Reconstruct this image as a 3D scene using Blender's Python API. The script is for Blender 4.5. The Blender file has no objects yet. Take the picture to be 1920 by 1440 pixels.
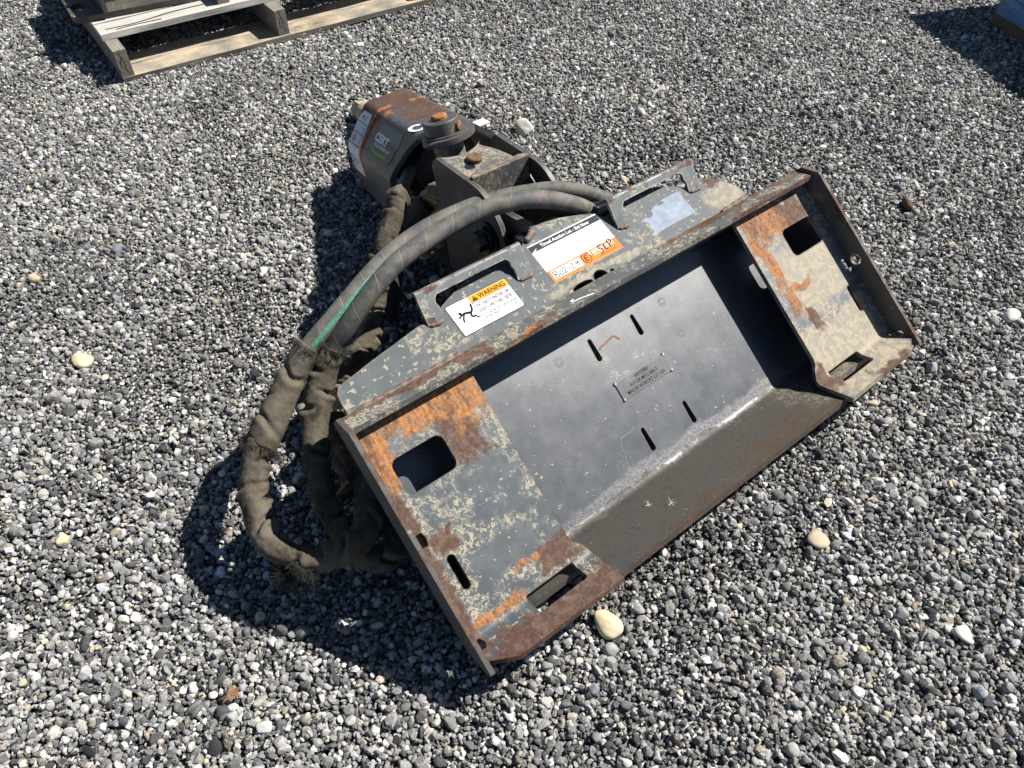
import bpy, bmesh, math, random
import numpy as np
from mathutils import Vector, Matrix, noise
random.seed(11); np.random.seed(11)
R = math.radians
sc = bpy.context.scene
col = sc.collection

# ------------------------------------------------------------------ camera
CAM_H = 1.2032
cam_d = bpy.data.cameras.new('camera'); cam = bpy.data.objects.new('camera', cam_d); col.objects.link(cam)
cam.location = (0, 0, CAM_H); cam.rotation_euler = (R(90 - 47.481), 0, 0)
cam_d.sensor_width = 36; cam_d.lens = 1442 / 1920 * 36; cam_d.clip_end = 500; cam_d.clip_start = .02
sc.camera = cam
# ------------------------------------------------------------------ light
SUN_TO = Vector((.5962, .2433, .7651))
wd = bpy.data.worlds.new('World'); sc.world = wd; wd.use_nodes = True
nt = wd.node_tree; bg = nt.nodes['Background']
sky = nt.nodes.new('ShaderNodeTexSky'); sky.sky_type = 'NISHITA'; sky.sun_disc = False
sky.sun_elevation = math.asin(SUN_TO.z); sky.sun_rotation = math.atan2(SUN_TO.x, SUN_TO.y)
sky.dust_density = .2; sky.air_density = .75; sky.ozone_density = 1.
nt.links.new(sky.outputs[0], bg.inputs[0]); bg.inputs[1].default_value = .05
sl = bpy.data.lights.new('sun', 'SUN'); so = bpy.data.objects.new('sun', sl); col.objects.link(so)
sl.energy = 5.0; sl.angle = R(.53); sl.color = (1, .955, .885)
so.rotation_euler = (-SUN_TO).to_track_quat('-Z', 'Y').to_euler()
vs = sc.view_settings; vs.view_transform = 'Standard'; vs.look = 'None'; vs.gamma = 1; vs.use_curve_mapping = False
vs.exposure = 1.0
sc.cycles.max_bounces = 6; sc.cycles.caustics_reflective = False; sc.cycles.caustics_refractive = False

# ------------------------------------------------------------------ frames
W = 1.13
FP = Matrix(((.78301601, -.50604755, .36166532, -.04657683),      # plate frame: u along, v up the plate, w out of it
             (.62203, .63703, -.45528, .46880),
             (0, .58145, .81358, .0420), (0, 0, 0, 1)))
FB = Matrix(((.78301601, -.62203, 0, -.04657683),                  # base frame: u along, s horizontally behind, z up
             (.62203, .78301601, 0, .46880),
             (0, 0, 1, 0), (0, 0, 0, 1)))
FW = Matrix.Identity(4)

# ------------------------------------------------------------------ node helper
class G:
    def __init__(s, name):
        s.m = bpy.data.materials.new(name); s.m.use_nodes = True; s.t = s.m.node_tree
        s.b = s.t.nodes['Principled BSDF']; s._co = None
    def n(s, ty, **k):
        o = s.t.nodes.new('ShaderNode' + ty)
        for a, v in k.items(): setattr(o, a, v)
        return o
    def put(s, sock, v):
        if hasattr(v, 'is_linked') or isinstance(v, bpy.types.NodeSocket): s.t.links.new(v, sock)
        elif isinstance(v, (tuple, list)) and sock.type == 'RGBA' and len(v) == 3: sock.default_value = (*v, 1)
        else: sock.default_value = v
    @property
    def co(s):
        if s._co is None: s._co = s.n('TexCoord').outputs['Object']
        return s._co
    def math(s, op, a, b=0., c=0., clamp=False):
        o = s.n('Math', operation=op, use_clamp=clamp)
        for i, v in enumerate((a, b, c)): s.put(o.inputs[i], v)
        return o.outputs[0]
    def vm(s, op, a, b=(0, 0, 0), sc=None):
        o = s.n('VectorMath', operation=op); s.put(o.inputs[0], a); s.put(o.inputs[1], b)
        if sc is not None: s.put(o.inputs[3], sc)
        return o.outputs['Value'] if op in ('LENGTH', 'DISTANCE', 'DOT_PRODUCT') else o.outputs[0]
    def noise(s, v, scale, detail=3., rough=.55, dist=0., out=0):
        o = s.n('TexNoise'); s.put(o.inputs['Vector'], v)
        for k, x in (('Scale', scale), ('Detail', detail), ('Roughness', rough), ('Distortion', dist)): s.put(o.inputs[k], x)
        return o.outputs[out]
    def voro(s, v, scale, out='Distance', feature='F1', rnd=1.):
        o = s.n('TexVoronoi', feature=feature); s.put(o.inputs['Vector'], v); s.put(o.inputs['Scale'], scale); s.put(o.inputs['Randomness'], rnd)
        return o.outputs[out]
    def sm(s, v, a, b):                       # smoothstep a->b
        o = s.n('MapRange', interpolation_type='SMOOTHSTEP'); s.put(o.inputs[0], v)
        s.put(o.inputs[1], a); s.put(o.inputs[2], b); return o.outputs[0]
    def mix(s, f, a, b):
        o = s.n('Mix', data_type='RGBA'); s.put(o.inputs[0], f); s.put(o.inputs[6], a); s.put(o.inputs[7], b); return o.outputs[2]
    def fmix(s, f, a, b):
        o = s.n('Mix', data_type='FLOAT'); s.put(o.inputs[0], f); s.put(o.inputs[2], a); s.put(o.inputs[3], b); return o.outputs[0]
    def ramp(s, f, stops):
        o = s.n('ValToRGB'); s.put(o.inputs[0], f); e = o.color_ramp.elements
        while len(e) < len(stops): e.new(.5)
        for x, (p, c) in zip(e, stops): x.position = p; x.color = (*c, 1)
        return o.outputs[0]
    def sep(s, v):
        o = s.n('SeparateXYZ'); s.put(o.inputs[0], v); return o.outputs
    def comb(s, x, y, z):
        o = s.n('CombineXYZ')
        for i, v in enumerate((x, y, z)): s.put(o.inputs[i], v)
        return o.outputs[0]
    def bump(s, h, strength=.4, dist=.002):
        o = s.n('Bump'); s.put(o.inputs['Strength'], strength); s.put(o.inputs['Distance'], dist); s.put(o.inputs['Height'], h)
        s.t.links.new(o.outputs[0], s.b.inputs['Normal']); return o
    def done(s, color=None, rough=.6, metal=0., spec=.5):
        if color is not None: s.put(s.b.inputs['Base Color'], color)
        s.put(s.b.inputs['Roughness'], rough); s.put(s.b.inputs['Metallic'], metal); s.put(s.b.inputs['Specular IOR Level'], spec)
        return s.m
    def blob(s, co, c, h, soft=.35):          # box region with soft noisy rim
        d = s.vm('SUBTRACT', co, tuple(c)); d = s.vm('DIVIDE', d, tuple(h)); d = s.vm('ABSOLUTE', d)
        x, y, z = s.sep(d); m = s.math('MAXIMUM', s.math('MAXIMUM', x, y), z)
        return s.sm(m, 1 + soft, 1 - soft)

def worn(name, paint=(.060, .066, .072), rough=.36, tan=.45, tanfine=.3, rust=.30, orange=(), brown=(), dusty=(), clean=(), edge=.8, grime=.25, warp=.05, tancol=(.40, .355, .255), brush=.0, spec=.5, var=.22, pit=(), soil=(), edgecol=None):
    g = G(name); co = g.co
    wv = g.vm('ADD', co, g.vm('SCALE', g.vm('SUBTRACT', g.noise(co, 9, 3, .6, out=1), (.5, .5, .5)), sc=warp))
    wv = g.vm('ADD', wv, g.vm('SCALE', g.vm('SUBTRACT', g.noise(co, 45, 4, .65, out=1), (.5, .5, .5)), sc=warp * .5))
    big = g.noise(co, 6.5, 3, .6); mid = g.noise(co, 33, 4, .6); fine = g.noise(co, 260, 3, .6)
    rn = g.noise(co, 34, 4, .62); rf = g.noise(co, 150, 4, .7)
    def region(cc, hh, soft, k=1.5, lo=.42, hi=.60):      # soft box, eaten away by noise
        b = g.blob(wv, cc, hh, soft); b2 = g.math('ADD', b, g.math('MULTIPLY', g.math('SUBTRACT', rn, .5), k))
        return g.math('MULTIPLY', g.sm(b2, lo, hi), g.sm(b, .02, .15))
    def union(lst, soft, **kw):
        m = None
        for cc, hh in lst:
            b = region(cc, hh, soft, **kw); m = b if m is None else g.math('MAXIMUM', m, b)
        return m
    # old paint, faded unevenly
    c = g.mix(g.sm(mid, .3, .75), paint, tuple(x * 1.3 for x in paint))
    # dried mineral rings and spots
    n1 = g.noise(co, 62, 3.5, .52, .35); n2 = g.noise(co, 145, 2, .5)
    ring = g.math('MAXIMUM', g.sm(g.math('ABSOLUTE', g.math('SUBTRACT', n1, .56)), .040, .014),
                  g.math('MULTIPLY', g.sm(g.math('ABSOLUTE', g.math('SUBTRACT', n2, .60)), .05, .015), .8))
    fill = g.math('MULTIPLY', g.sm(n1, .58, .66), .35)
    area = g.sm(g.math('ADD', big, g.math('MULTIPLY', g.math('SUBTRACT', mid, .5), .5)), .68 - .3 * tan, .80 - .3 * tan)
    for (cc, hh) in clean: area = g.math('MULTIPLY', area, g.math('SUBTRACT', 1, g.blob(wv, cc, hh, .25)))
    dst = union(dusty, .7, k=1.0, lo=.30, hi=.75)
    dots = g.math('MULTIPLY', g.sm(g.noise(co, 105, 1.5, .5, .2), .74 - .12 * tanfine, .77 - .12 * tanfine), .75)
    tm = g.math('MAXIMUM', g.math('MULTIPLY', g.math('MAXIMUM', ring, fill), area), dots)
    if dst is not None: tm = g.math('MAXIMUM', tm, g.math('MULTIPLY', dst, g.math('MAXIMUM', g.math('MULTIPLY', ring, .9), g.math('ADD', .42, g.math('MULTIPLY', g.sm(n1, .40, .66), .35)))))
    tcol = g.mix(fine, tuple(x * .70 for x in tancol), tuple(x * 1.15 for x in tancol))
    c = g.mix(g.math('MULTIPLY', tm, .85), c, tcol)
    # rust
    rm = g.sm(g.math('ADD', g.math('MULTIPLY', rn, .6), g.math('MULTIPLY', big, .4)), .80 - .3 * rust, .86 - .3 * rust)
    dark = g.mix(g.sm(rf, .30, .70), (.048, .023, .016), (.105, .052, .035)); dark = g.mix(g.math('MULTIPLY', g.sm(n1, .5, .68), .30), dark, (.19, .135, .11))
    hot = g.mix(g.sm(rf, .20, .80), (.24, .095, .036), (.46, .215, .075)); hot = g.mix(g.math('MULTIPLY', g.sm(mid, .48, .72), .55), hot, (.22, .115, .075))
    bm = union(brown, .6, k=1.7, lo=.30, hi=.78)
    if bm is not None: rm = g.math('MAXIMUM', rm, g.math('MULTIPLY', bm, .9))
    eb = g.n('Bevel', samples=4); eb.inputs[0].default_value = .0045
    ge = g.n('NewGeometry')
    em = g.sm(g.math('ADD', g.vm('DOT_PRODUCT', eb.outputs[0], ge.outputs['Normal']), g.math('MULTIPLY', g.math('SUBTRACT', mid, .5), .10)), .985, .90)
    em = g.math('MULTIPLY', em, edge)
    rm = g.math('MAXIMUM', rm, g.math('MULTIPLY', em, g.sm(rn, .2, .5)))
    c = g.mix(rm, c, dark)
    if edgecol: c = g.mix(g.math('MULTIPLY', em, g.sm(mid, .35, .55)), c, edgecol)
    om = union(orange, .7, k=1.9, lo=.28, hi=.85)
    if om is not None:
        st = g.noise(g.vm('MULTIPLY', co, (240, 22, 60)), 1, 3, .6)
        st2 = g.noise(g.vm('MULTIPLY', wv, (95, 9, 30)), 1, 4, .6)
        om2 = g.math('MULTIPLY', om, g.sm(g.math('ADD', g.math('MULTIPLY', st, .30), g.math('ADD', g.math('MULTIPLY', rf, .15), g.math('MULTIPLY', st2, .55))), .36, .60))
        c = g.mix(g.math('MULTIPLY', om, .75), c, dark); c = g.mix(om2, c, hot); rm = g.math('MAXIMUM', rm, om)
    # scratches in two directions
    for ang, scx, lim in ((28, (26, 420, 26), .70), (-50, (420, 20, 26), .73)):
        sv = g.n('Mapping'); g.put(sv.inputs[0], wv); sv.inputs['Rotation'].default_value = (0, 0, R(ang)); sv.inputs['Scale'].default_value = scx
        scr = g.math('MULTIPLY', g.sm(g.noise(sv.outputs[0], 1, 2, .5), lim, lim + .03), g.sm(mid, .42, .6)); c = g.mix(g.math('MULTIPLY', scr, .5), c, (.27, .23, .18))
    # loose dirt
    c = g.mix(g.math('MULTIPLY', g.sm(g.math('ADD', g.math('MULTIPLY', big, .7), g.math('MULTIPLY', mid, .3)), .35, .75), grime), c, (.16, .138, .105))
    sl_ = union(soil, .7, k=.9, lo=.25, hi=.8)
    if sl_ is not None:
        c = g.mix(g.math('MULTIPLY', sl_, g.sm(rf, .25, .6)), c, g.mix(fine, (.030, .026, .020), (.078, .066, .050))); tm = g.math('MAXIMUM', tm, g.math('MULTIPLY', sl_, .7))
    ro = g.fmix(g.math('MAXIMUM', g.math('MAXIMUM', rm, tm), g.math('MULTIPLY', g.sm(big, .3, .8), grime)), g.math('ADD', rough, g.math('MULTIPLY', g.math('SUBTRACT', mid, .5), var)), .80)
    h = g.math('ADD', g.math('MULTIPLY', fine, .12), g.math('ADD', g.math('MULTIPLY', tm, .35), g.math('MULTIPLY', g.math('MULTIPLY', rf, rm), 1.1)))
    for cc, hh in pit:
        b_ = g.blob(wv, cc, hh, .6); h = g.math('ADD', h, g.math('MULTIPLY', b_, g.math('MULTIPLY', g.noise(co, 210, 3, .65), .75))); ro = g.fmix(g.math('MULTIPLY', b_, .8), ro, .50)
        c = g.mix(g.math('MULTIPLY', b_, g.math('MULTIPLY', g.sm(rf, .44, .62), .55)), c, (.20, .17, .165))
    g.bump(h, .5, .0012)
    return g.done(c, ro, 0, g.fmix(g.math('MAXIMUM', rm, tm), spec, .15))

def plain(name, c, rough=.6, metal=0, var=.25, scale=40, bump=.2, bd=.001, spec=.5):
    g = G(name); n = g.noise(g.co, scale, 4, .6); n2 = g.noise(g.co, scale * 7, 3, .6)
    k = g.math('ADD', g.math('MULTIPLY', n, .6), g.math('MULTIPLY', n2, .4))
    cc = g.mix(g.sm(k, .3, .7), tuple(x * (1 - var) for x in c), tuple(min(1, x * (1 + var)) for x in c))
    if bump: g.bump(k, bump, bd)
    return g.done(cc, rough, metal, spec)

# ------------------------------------------------------------------ mesh helpers
WORLD = {}
def link(me, name, mats, frame=FW, parent=None, smooth=None, kind=None):
    o = bpy.data.objects.new(name, me); col.objects.link(o)
    for m in (mats if isinstance(mats, (list, tuple)) else [mats]): me.materials.append(m)
    if smooth is not None:
        for p in me.polygons: p.use_smooth = True
        if smooth: me.set_sharp_from_angle(angle=R(smooth))
    WORLD[o.name] = frame
    if parent is not None:
        o.parent = parent; o.matrix_parent_inverse = WORLD[parent.name].inverted()
        o.matrix_basis = frame
    else: o.matrix_world = frame
    if kind: o['kind'] = kind
    return o
def empty(name, loc, label=None, cat=None, group=None, rz=0):
    o = bpy.data.objects.new(name, None); col.objects.link(o); o.location = loc; o.rotation_euler = (0, 0, rz); o.empty_display_size = .1
    o.matrix_world = Matrix.Translation(loc) @ Matrix.Rotation(rz, 4, 'Z'); WORLD[o.name] = o.matrix_world.copy()
    if label: tag(o, label, cat, group)
    return o
def tag(o, label, cat=None, group=None):
    o['label'] = label
    if cat: o['category'] = cat
    if group: o['group'] = group
    return o
class MB:
    def __init__(s): s.v = []; s.f = []; s.mi = []
    def add(s, vs, fs, mi=0):
        b = len(s.v); s.v += [tuple(x) for x in vs]; s.f += [tuple(b + i for i in f) for f in fs]; s.mi += [mi] * len(fs)
    def box(s, lo, hi, mi=0):
        x0, y0, z0 = lo; x1, y1, z1 = hi
        s.add([(x0, y0, z0), (x1, y0, z0), (x1, y1, z0), (x0, y1, z0), (x0, y0, z1), (x1, y0, z1), (x1, y1, z1), (x0, y1, z1)],
              [(0, 3, 2, 1), (4, 5, 6, 7), (0, 1, 5, 4), (1, 2, 6, 5), (2, 3, 7, 6), (3, 0, 4, 7)], mi)
    def cyl(s, c, axis, r, h0, h1, n=32, mi=0, r1=None, ch=.0):
        c = Vector(c); ax = Vector(axis).normalized(); a = ax.orthogonal().normalized(); b = ax.cross(a); r1 = r if r1 is None else r1
        rings = [(h0, r), (h1, r1)] if not ch else [(h0, r), (h1 - ch, r1), (h1, r1 - ch)]
        vs = [c + ax * h + (a * math.cos(2 * math.pi * i / n) + b * math.sin(2 * math.pi * i / n)) * q for h, q in rings for i in range(n)]
        fs = [tuple(range(n))[::-1], tuple(range((len(rings) - 1) * n, len(rings) * n))]
        for k in range(len(rings) - 1):
            fs += [(k * n + i, k * n + (i + 1) % n, (k + 1) * n + (i + 1) % n, (k + 1) * n + i) for i in range(n)]
        s.add(vs, fs, mi)
    def ring(s, c, axis, r0, r1, h0, h1, n=40, mi=0):
        c = Vector(c); ax = Vector(axis).normalized(); a = ax.orthogonal().normalized(); b = ax.cross(a)
        vs = [c + ax * h + (a * math.cos(2 * math.pi * i / n) + b * math.sin(2 * math.pi * i / n)) * q for h, q in ((h0, r0), (h0, r1), (h1, r1), (h1, r0)) for i in range(n)]
        fs = [(k * n + i, k * n + (i + 1) % n, ((k + 1) % 4) * n + (i + 1) % n, ((k + 1) % 4) * n + i) for k in range(4) for i in range(n)]
        s.add(vs, fs, mi)
    def poly(s, pts, z, mi=0, fn=None):
        s.add([(fn(*p, z) if fn else (*p, z)) for p in pts], [tuple(range(len(pts)))], mi)
    def stroke(s, pts, wd, z, mi=0, fn=None, n=6):
        pts = [Vector(p) for p in catmull([(x, y, 0) for x, y in pts], n)]
        L = []
        for i, p in enumerate(pts):
            t = (pts[min(i + 1, len(pts) - 1)] - pts[max(i - 1, 0)]); t = t.normalized() if t.length > 1e-9 else Vector((1, 0, 0))
            q = Vector((-t.y, t.x, 0)) * wd / 2; L += [p + q, p - q]
        s.add([(fn(p.x, p.y, z) if fn else (p.x, p.y, z)) for p in L], [(2 * i, 2 * i + 1, 2 * i + 3, 2 * i + 2) for i in range(len(pts) - 1)], mi)
    def text(s, txt, x, y, size, z, mi=0, fn=None, rot=0, bold=0., sx=1., align='LEFT', fit=None):
        cu = bpy.data.curves.new('t', 'FONT'); cu.body = txt; cu.size = 1; cu.offset = bold; cu.align_x = align; cu.resolution_u = 2
        o = bpy.data.objects.new('t', cu); me = bpy.data.meshes.new_from_object(o)
        ca, sa = math.cos(rot), math.sin(rot)
        if fit: xs_ = [v.co.x for v in me.vertices]; sx = fit / (size * max(1e-6, max(xs_) - min(xs_)))
        vs = [(x + size * (sx * v.co.x * ca - v.co.y * sa), y + size * (sx * v.co.x * sa + v.co.y * ca)) for v in me.vertices]
        s.add([(fn(a, b, z) if fn else (a, b, z)) for a, b in vs], [tuple(p.vertices) for p in me.polygons], mi)
        bpy.data.objects.remove(o); bpy.data.curves.remove(cu); bpy.data.meshes.remove(me)
    def mesh(s, name):
        me = bpy.data.meshes.new(name); me.from_pydata(s.v, [], s.f); me.polygons.foreach_set('material_index', s.mi); me.update(); return me
    def make(s, name, mats, frame=FW, parent=None, smooth=None, kind=None, fix=True):
        me = s.mesh(name)
        if fix:
            bm = bmesh.new(); bm.from_mesh(me); bmesh.ops.recalc_face_normals(bm, faces=bm.faces); bm.to_mesh(me); bm.free()
        return link(me, name, mats, frame, parent, smooth, kind)

def catmull(P, n=6):
    P = [Vector(p) for p in P]; out = []
    for i in range(len(P) - 1):
        p0 = P[max(i - 1, 0)]; p1 = P[i]; p2 = P[i + 1]; p3 = P[min(i + 2, len(P) - 1)]
        for k in range(n):
            t = k / n
            out.append(.5 * ((2 * p1) + (p2 - p0) * t + (2 * p0 - 5 * p1 + 4 * p2 - p3) * t * t + (3 * p1 - p0 - 3 * p2 + p3) * t ** 3))
    out.append(P[-1]); return out
def resample(P, step):
    P = [Vector(p) for p in P]; d = [0.]
    for a, b in zip(P, P[1:]): d.append(d[-1] + (b - a).length)
    n = max(2, int(d[-1] / step)); out = []; j = 0
    for i in range(n + 1):
        x = d[-1] * i / n
        while j < len(d) - 2 and d[j + 1] < x: j += 1
        t = (x - d[j]) / max(1e-9, d[j + 1] - d[j]); out.append(P[j].lerp(P[j + 1], t))
    return out
def tube(name, P, rad, mat, parent, seg=28, disp=None, cap=True, smooth=True, kind=None):
    """rad: radius or f(t,len); disp(len, angle, outer_dir_dot) -> added radius.  Has a UV map (length in m, angle)."""
    n = len(P); T = [(P[min(i + 1, n - 1)] - P[max(i - 1, 0)]).normalized() for i in range(n)]
    a = T[0].cross(Vector((0, 0, 1))).normalized(); vs = []; ln = 0; Ls = []
    for i in range(n):
        if i:
            a = (a - T[i] * a.dot(T[i])).normalized(); ln += (P[i] - P[i - 1]).length
        b = T[i].cross(a); Ls.append(ln)
        r = rad(i / (n - 1), ln) if callable(rad) else rad
        for k in range(seg):
            th = 2 * math.pi * k / seg; d = a * math.cos(th) + b * math.sin(th)
            vs.append(P[i] + d * (r + (disp(ln, th, d, P[i] + d * r) if disp else 0)))
    fs = [(i * seg + k, i * seg + (k + 1) % seg, (i + 1) * seg + (k + 1) % seg, (i + 1) * seg + k) for i in range(n - 1) for k in range(seg)]
    ns = len(fs)
    if cap: fs += [tuple(range(seg))[::-1], tuple(range((n - 1) * seg, n * seg))]
    me = bpy.data.meshes.new(name); me.from_pydata([tuple(v) for v in vs], [], fs)
    uv = me.uv_layers.new(name='UVMap')
    for pi, p in enumerate(me.polygons):
        for li in p.loop_indices:
            v = me.loops[li].vertex_index; i, k = divmod(v, seg)
            kk = k
            if pi < ns and pi % seg == seg - 1 and k == 0: kk = seg
            uv.data[li].uv = (Ls[i], kk / seg)
    return link(me, name, mat, FW, parent, 0 if smooth else None, kind)

def arc(cx, cy, r, a0, a1, n=8):
    return [(cx + r * math.cos(R(a0 + (a1 - a0) * i / n)), cy + r * math.sin(R(a0 + (a1 - a0) * i / n))) for i in range(n + 1)]
def rrect(x0, x1, y0, y1, r, n=5):
    return arc(x1 - r, y1 - r, r, 0, 90, n) + arc(x0 + r, y1 - r, r, 90, 180, n) + arc(x0 + r, y0 + r, r, 180, 270, n) + arc(x1 - r, y0 + r, r, 270, 360, n)
def circle(x, y, r, n=20): return [(x + r * math.cos(2 * math.pi * i / n), y + r * math.sin(2 * math.pi * i / n)) for i in range(n)]

def sheet(name, outline, holes, cuts, fn, th, mats, frame, parent, smooth=35, xcuts=(), back=1., jig=0.):
    """flat pattern (x,y) with holes, cut along y=cuts (and x=xcuts), folded by fn(x,y,offset), th thick behind"""
    bm = bmesh.new(); es = []
    for loop in [outline] + list(holes):
        vs = [bm.verts.new((p[0], p[1], 0)) for p in loop]
        es += [bm.edges.new((vs[i], vs[(i + 1) % len(vs)])) for i in range(len(vs))]
    bmesh.ops.triangle_fill(bm, edges=es, use_beauty=True, use_dissolve=False)
    for y in cuts: bmesh.ops.bisect_plane(bm, geom=bm.verts[:] + bm.edges[:] + bm.faces[:], plane_co=(0, y, 0), plane_no=(0, 1, 0), dist=1e-6)
    for x in xcuts: bmesh.ops.bisect_plane(bm, geom=bm.verts[:] + bm.edges[:] + bm.faces[:], plane_co=(x, 0, 0), plane_no=(1, 0, 0), dist=1e-6)
    bm.verts.ensure_lookup_table(); bm.verts.index_update()
    n = len(bm.verts); flat = [(v.co.x, v.co.y) for v in bm.verts]
    fs = []
    for f in bm.faces:
        ids = [v.index for v in f.verts]
        if f.normal.z < 0: ids.reverse()
        fs.append(tuple(ids))
    bnd = []
    for e in bm.edges:
        if len(e.link_faces) == 1: bnd.append((e.verts[0].index, e.verts[1].index))
    bm.free()
    vs = [fn(x, y, 0.) for x, y in flat] + [fn(x, y, -th * back) for x, y in flat]
    F = list(fs) + [tuple(i + n for i in reversed(f)) for f in fs] + [(a, b, b + n, a + n) for a, b in bnd]
    me = bpy.data.meshes.new(name); me.from_pydata([tuple(v) for v in vs], [], F)
    bm = bmesh.new(); bm.from_mesh(me); bmesh.ops.recalc_face_normals(bm, faces=bm.faces); bm.to_mesh(me); bm.free()
    return link(me, name, mats, frame, parent, smooth)
def folded(v0, w0, r, ang):
    """fold: q>=tangent point flat at w0 going up v; below, bends toward +w by ang about the corner (v0,w0)"""
    t = r * math.tan(ang / 2); q1 = v0 + t; al = r * ang
    def fn(u, q, off):
        if q >= q1: return (u, q, w0 + off)
        s = q1 - q
        if s < al:
            a = s / r; return (u, q1 - (r - off) * math.sin(a), w0 + r - (r - off) * math.cos(a))
        s -= al; ca, sa = math.cos(ang), math.sin(ang)
        v = q1 - r * sa - s * ca; w = w0 + r - r * ca + s * sa
        return (u, v + off * sa, w + off * ca)
    cuts = [q1 - al * i / 6 for i in range(7)] + [q1 + .0025, q1 - al - .0025]
    return fn, cuts

# ================================================================== GROUND
def ground_h(x, y):
    return .010 * (noise.noise((x * 1.3, y * 1.3, 3.1))) + .004 * noise.noise((x * 4.1, y * 4.1, 9.7))
g = G('gravel_bed'); co = g.co
vd = g.voro(co, 110); vcol = g.sep(g.voro(co, 110, 'Color'))[0]
stones = g.ramp(vcol, [(0, (.045, .047, .05)), (.35, (.15, .15, .148)), (.7, (.33, .325, .31)), (1, (.60, .59, .56))])
c = g.mix(g.sm(vd, .55, .8), stones, (.018, .016, .014)); nz = g.noise(co, 3, 4, .6)
c = g.mix(g.math('MULTIPLY', g.sm(nz, .3, .7), .3), c, (.05, .045, .038))
g.bump(g.math('SUBTRACT', 1, vd), .9, .012); M_bed = g.done(c, .95, 0, .2)
xs = np.concatenate([np.linspace(-60, -3.2, 10)[:-1], np.linspace(-3.2, 3.4, 110), np.linspace(3.4, 60, 10)[1:]])
ys = np.concatenate([np.linspace(-40, -.6, 8)[:-1], np.linspace(-.6, 5, 90), np.linspace(5, 90, 14)[1:]])
vs_ = [(x, y, ground_h(x, y) - .009) for y in ys for x in xs]; nx = len(xs)
me = bpy.data.meshes.new('ground'); me.from_pydata(vs_, [], [(j * nx + i, j * nx + i + 1, (j + 1) * nx + i + 1, (j + 1) * nx + i) for j in range(len(ys) - 1) for i in range(nx - 1)])
ground = link(me, 'ground', M_bed, FW, None, 0, 'structure'); tag(ground, 'dark fine bed under the grey crushed gravel')

# stone shapes: polyhedra with softened edges
def stone_mesh(name, seed, planes, soft, sub=3, flat=.7):
    rs = np.random.RandomState(seed)
    bm = bmesh.new(); bmesh.ops.create_icosphere(bm, subdivisions=sub, radius=1)
    N = rs.normal(size=(planes, 3)); N /= np.linalg.norm(N, axis=1)[:, None]; D = rs.uniform(.62, 1.0, planes)
    el = np.array([1.0, rs.uniform(.62, .95), rs.uniform(.45, .75) * flat / .7])
    for v in bm.verts:
        d = np.array(v.co); dn = N @ d; m = dn > .05
        r = D[m] / dn[m]; r = np.append(r, 1.15)
        rr = (np.sum(r ** -soft)) ** (-1 / soft)
        p = d * rr * (1 + .05 * noise.noise(Vector(d * 2.3) + Vector((seed, 0, 0)))) * el
        v.co = p
    me = bpy.data.meshes.new(name); bm.to_mesh(me); bm.free()
    for p in me.polygons: p.use_smooth = True
    if sub == 3: me.set_sharp_from_angle(angle=R(24))
    return me
g = G('gravel_stone'); co = g.co
at = g.n('Attribute', attribute_type='INSTANCER', attribute_name='tone'); t0 = at.outputs['Fac']
at2 = g.n('Attribute', attribute_type='INSTANCER', attribute_name='hue'); h0 = at2.outputs['Fac']
off = g.vm('ADD', co, g.comb(g.math('MULTIPLY', t0, 91.), g.math('MULTIPLY', h0, 57.), 0.))
n1 = g.noise(off, 1.6, 5, .66); n2 = g.noise(off, 7, 3, .7)
k = g.math('ADD', t0, g.math('MULTIPLY', g.math('SUBTRACT', n1, .5), .55)); k = g.math('ADD', k, g.math('MULTIPLY', g.math('SUBTRACT', n2, .5), .30))
c = g.ramp(k, [(0, (.034, .036, .039)), (.26, (.090, .092, .093)), (.50, (.21, .209, .203)), (.74, (.42, .412, .39)), (1, (.74, .725, .68))])
warm = g.mix(g.sm(h0, .86, .97), (1, 1, 1), (1.0, .84, .64)); cool = g.mix(g.sm(h0, .22, .0), (1, 1, 1), (.90, .96, 1.06))
mu = g.n('Mix', data_type='RGBA', blend_type='MULTIPLY'); mu.inputs[0].default_value = 1; g.put(mu.inputs[6], c); g.put(mu.inputs[7], warm); c = mu.outputs[2]
mu = g.n('Mix', data_type='RGBA', blend_type='MULTIPLY'); mu.inputs[0].default_value = 1; g.put(mu.inputs[6], c); g.put(mu.inputs[7], cool); c = mu.outputs[2]
vein = g.sm(g.math('ABSOLUTE', g.math('SUBTRACT', g.noise(off, 1.1, 2, .5, .6), .5)), .022, .008)
c = g.mix(g.math('MULTIPLY', vein, g.sm(h0, .45, .6)), c, (.50, .49, .46))
g.bump(n2, .5, .15); M_stone = g.done(c, .82, 0, .3)
lib = bpy.data.collections.new('gravel_shapes')
for i in range(28):
    me = stone_mesh('stone', 100 + i, 7 + i % 7, 10 + (i % 5) * 14, 3, .66 + .3 * random.random()); me.materials.append(M_stone)
    lib.objects.link(bpy.data.objects.new('stone', me))

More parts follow.
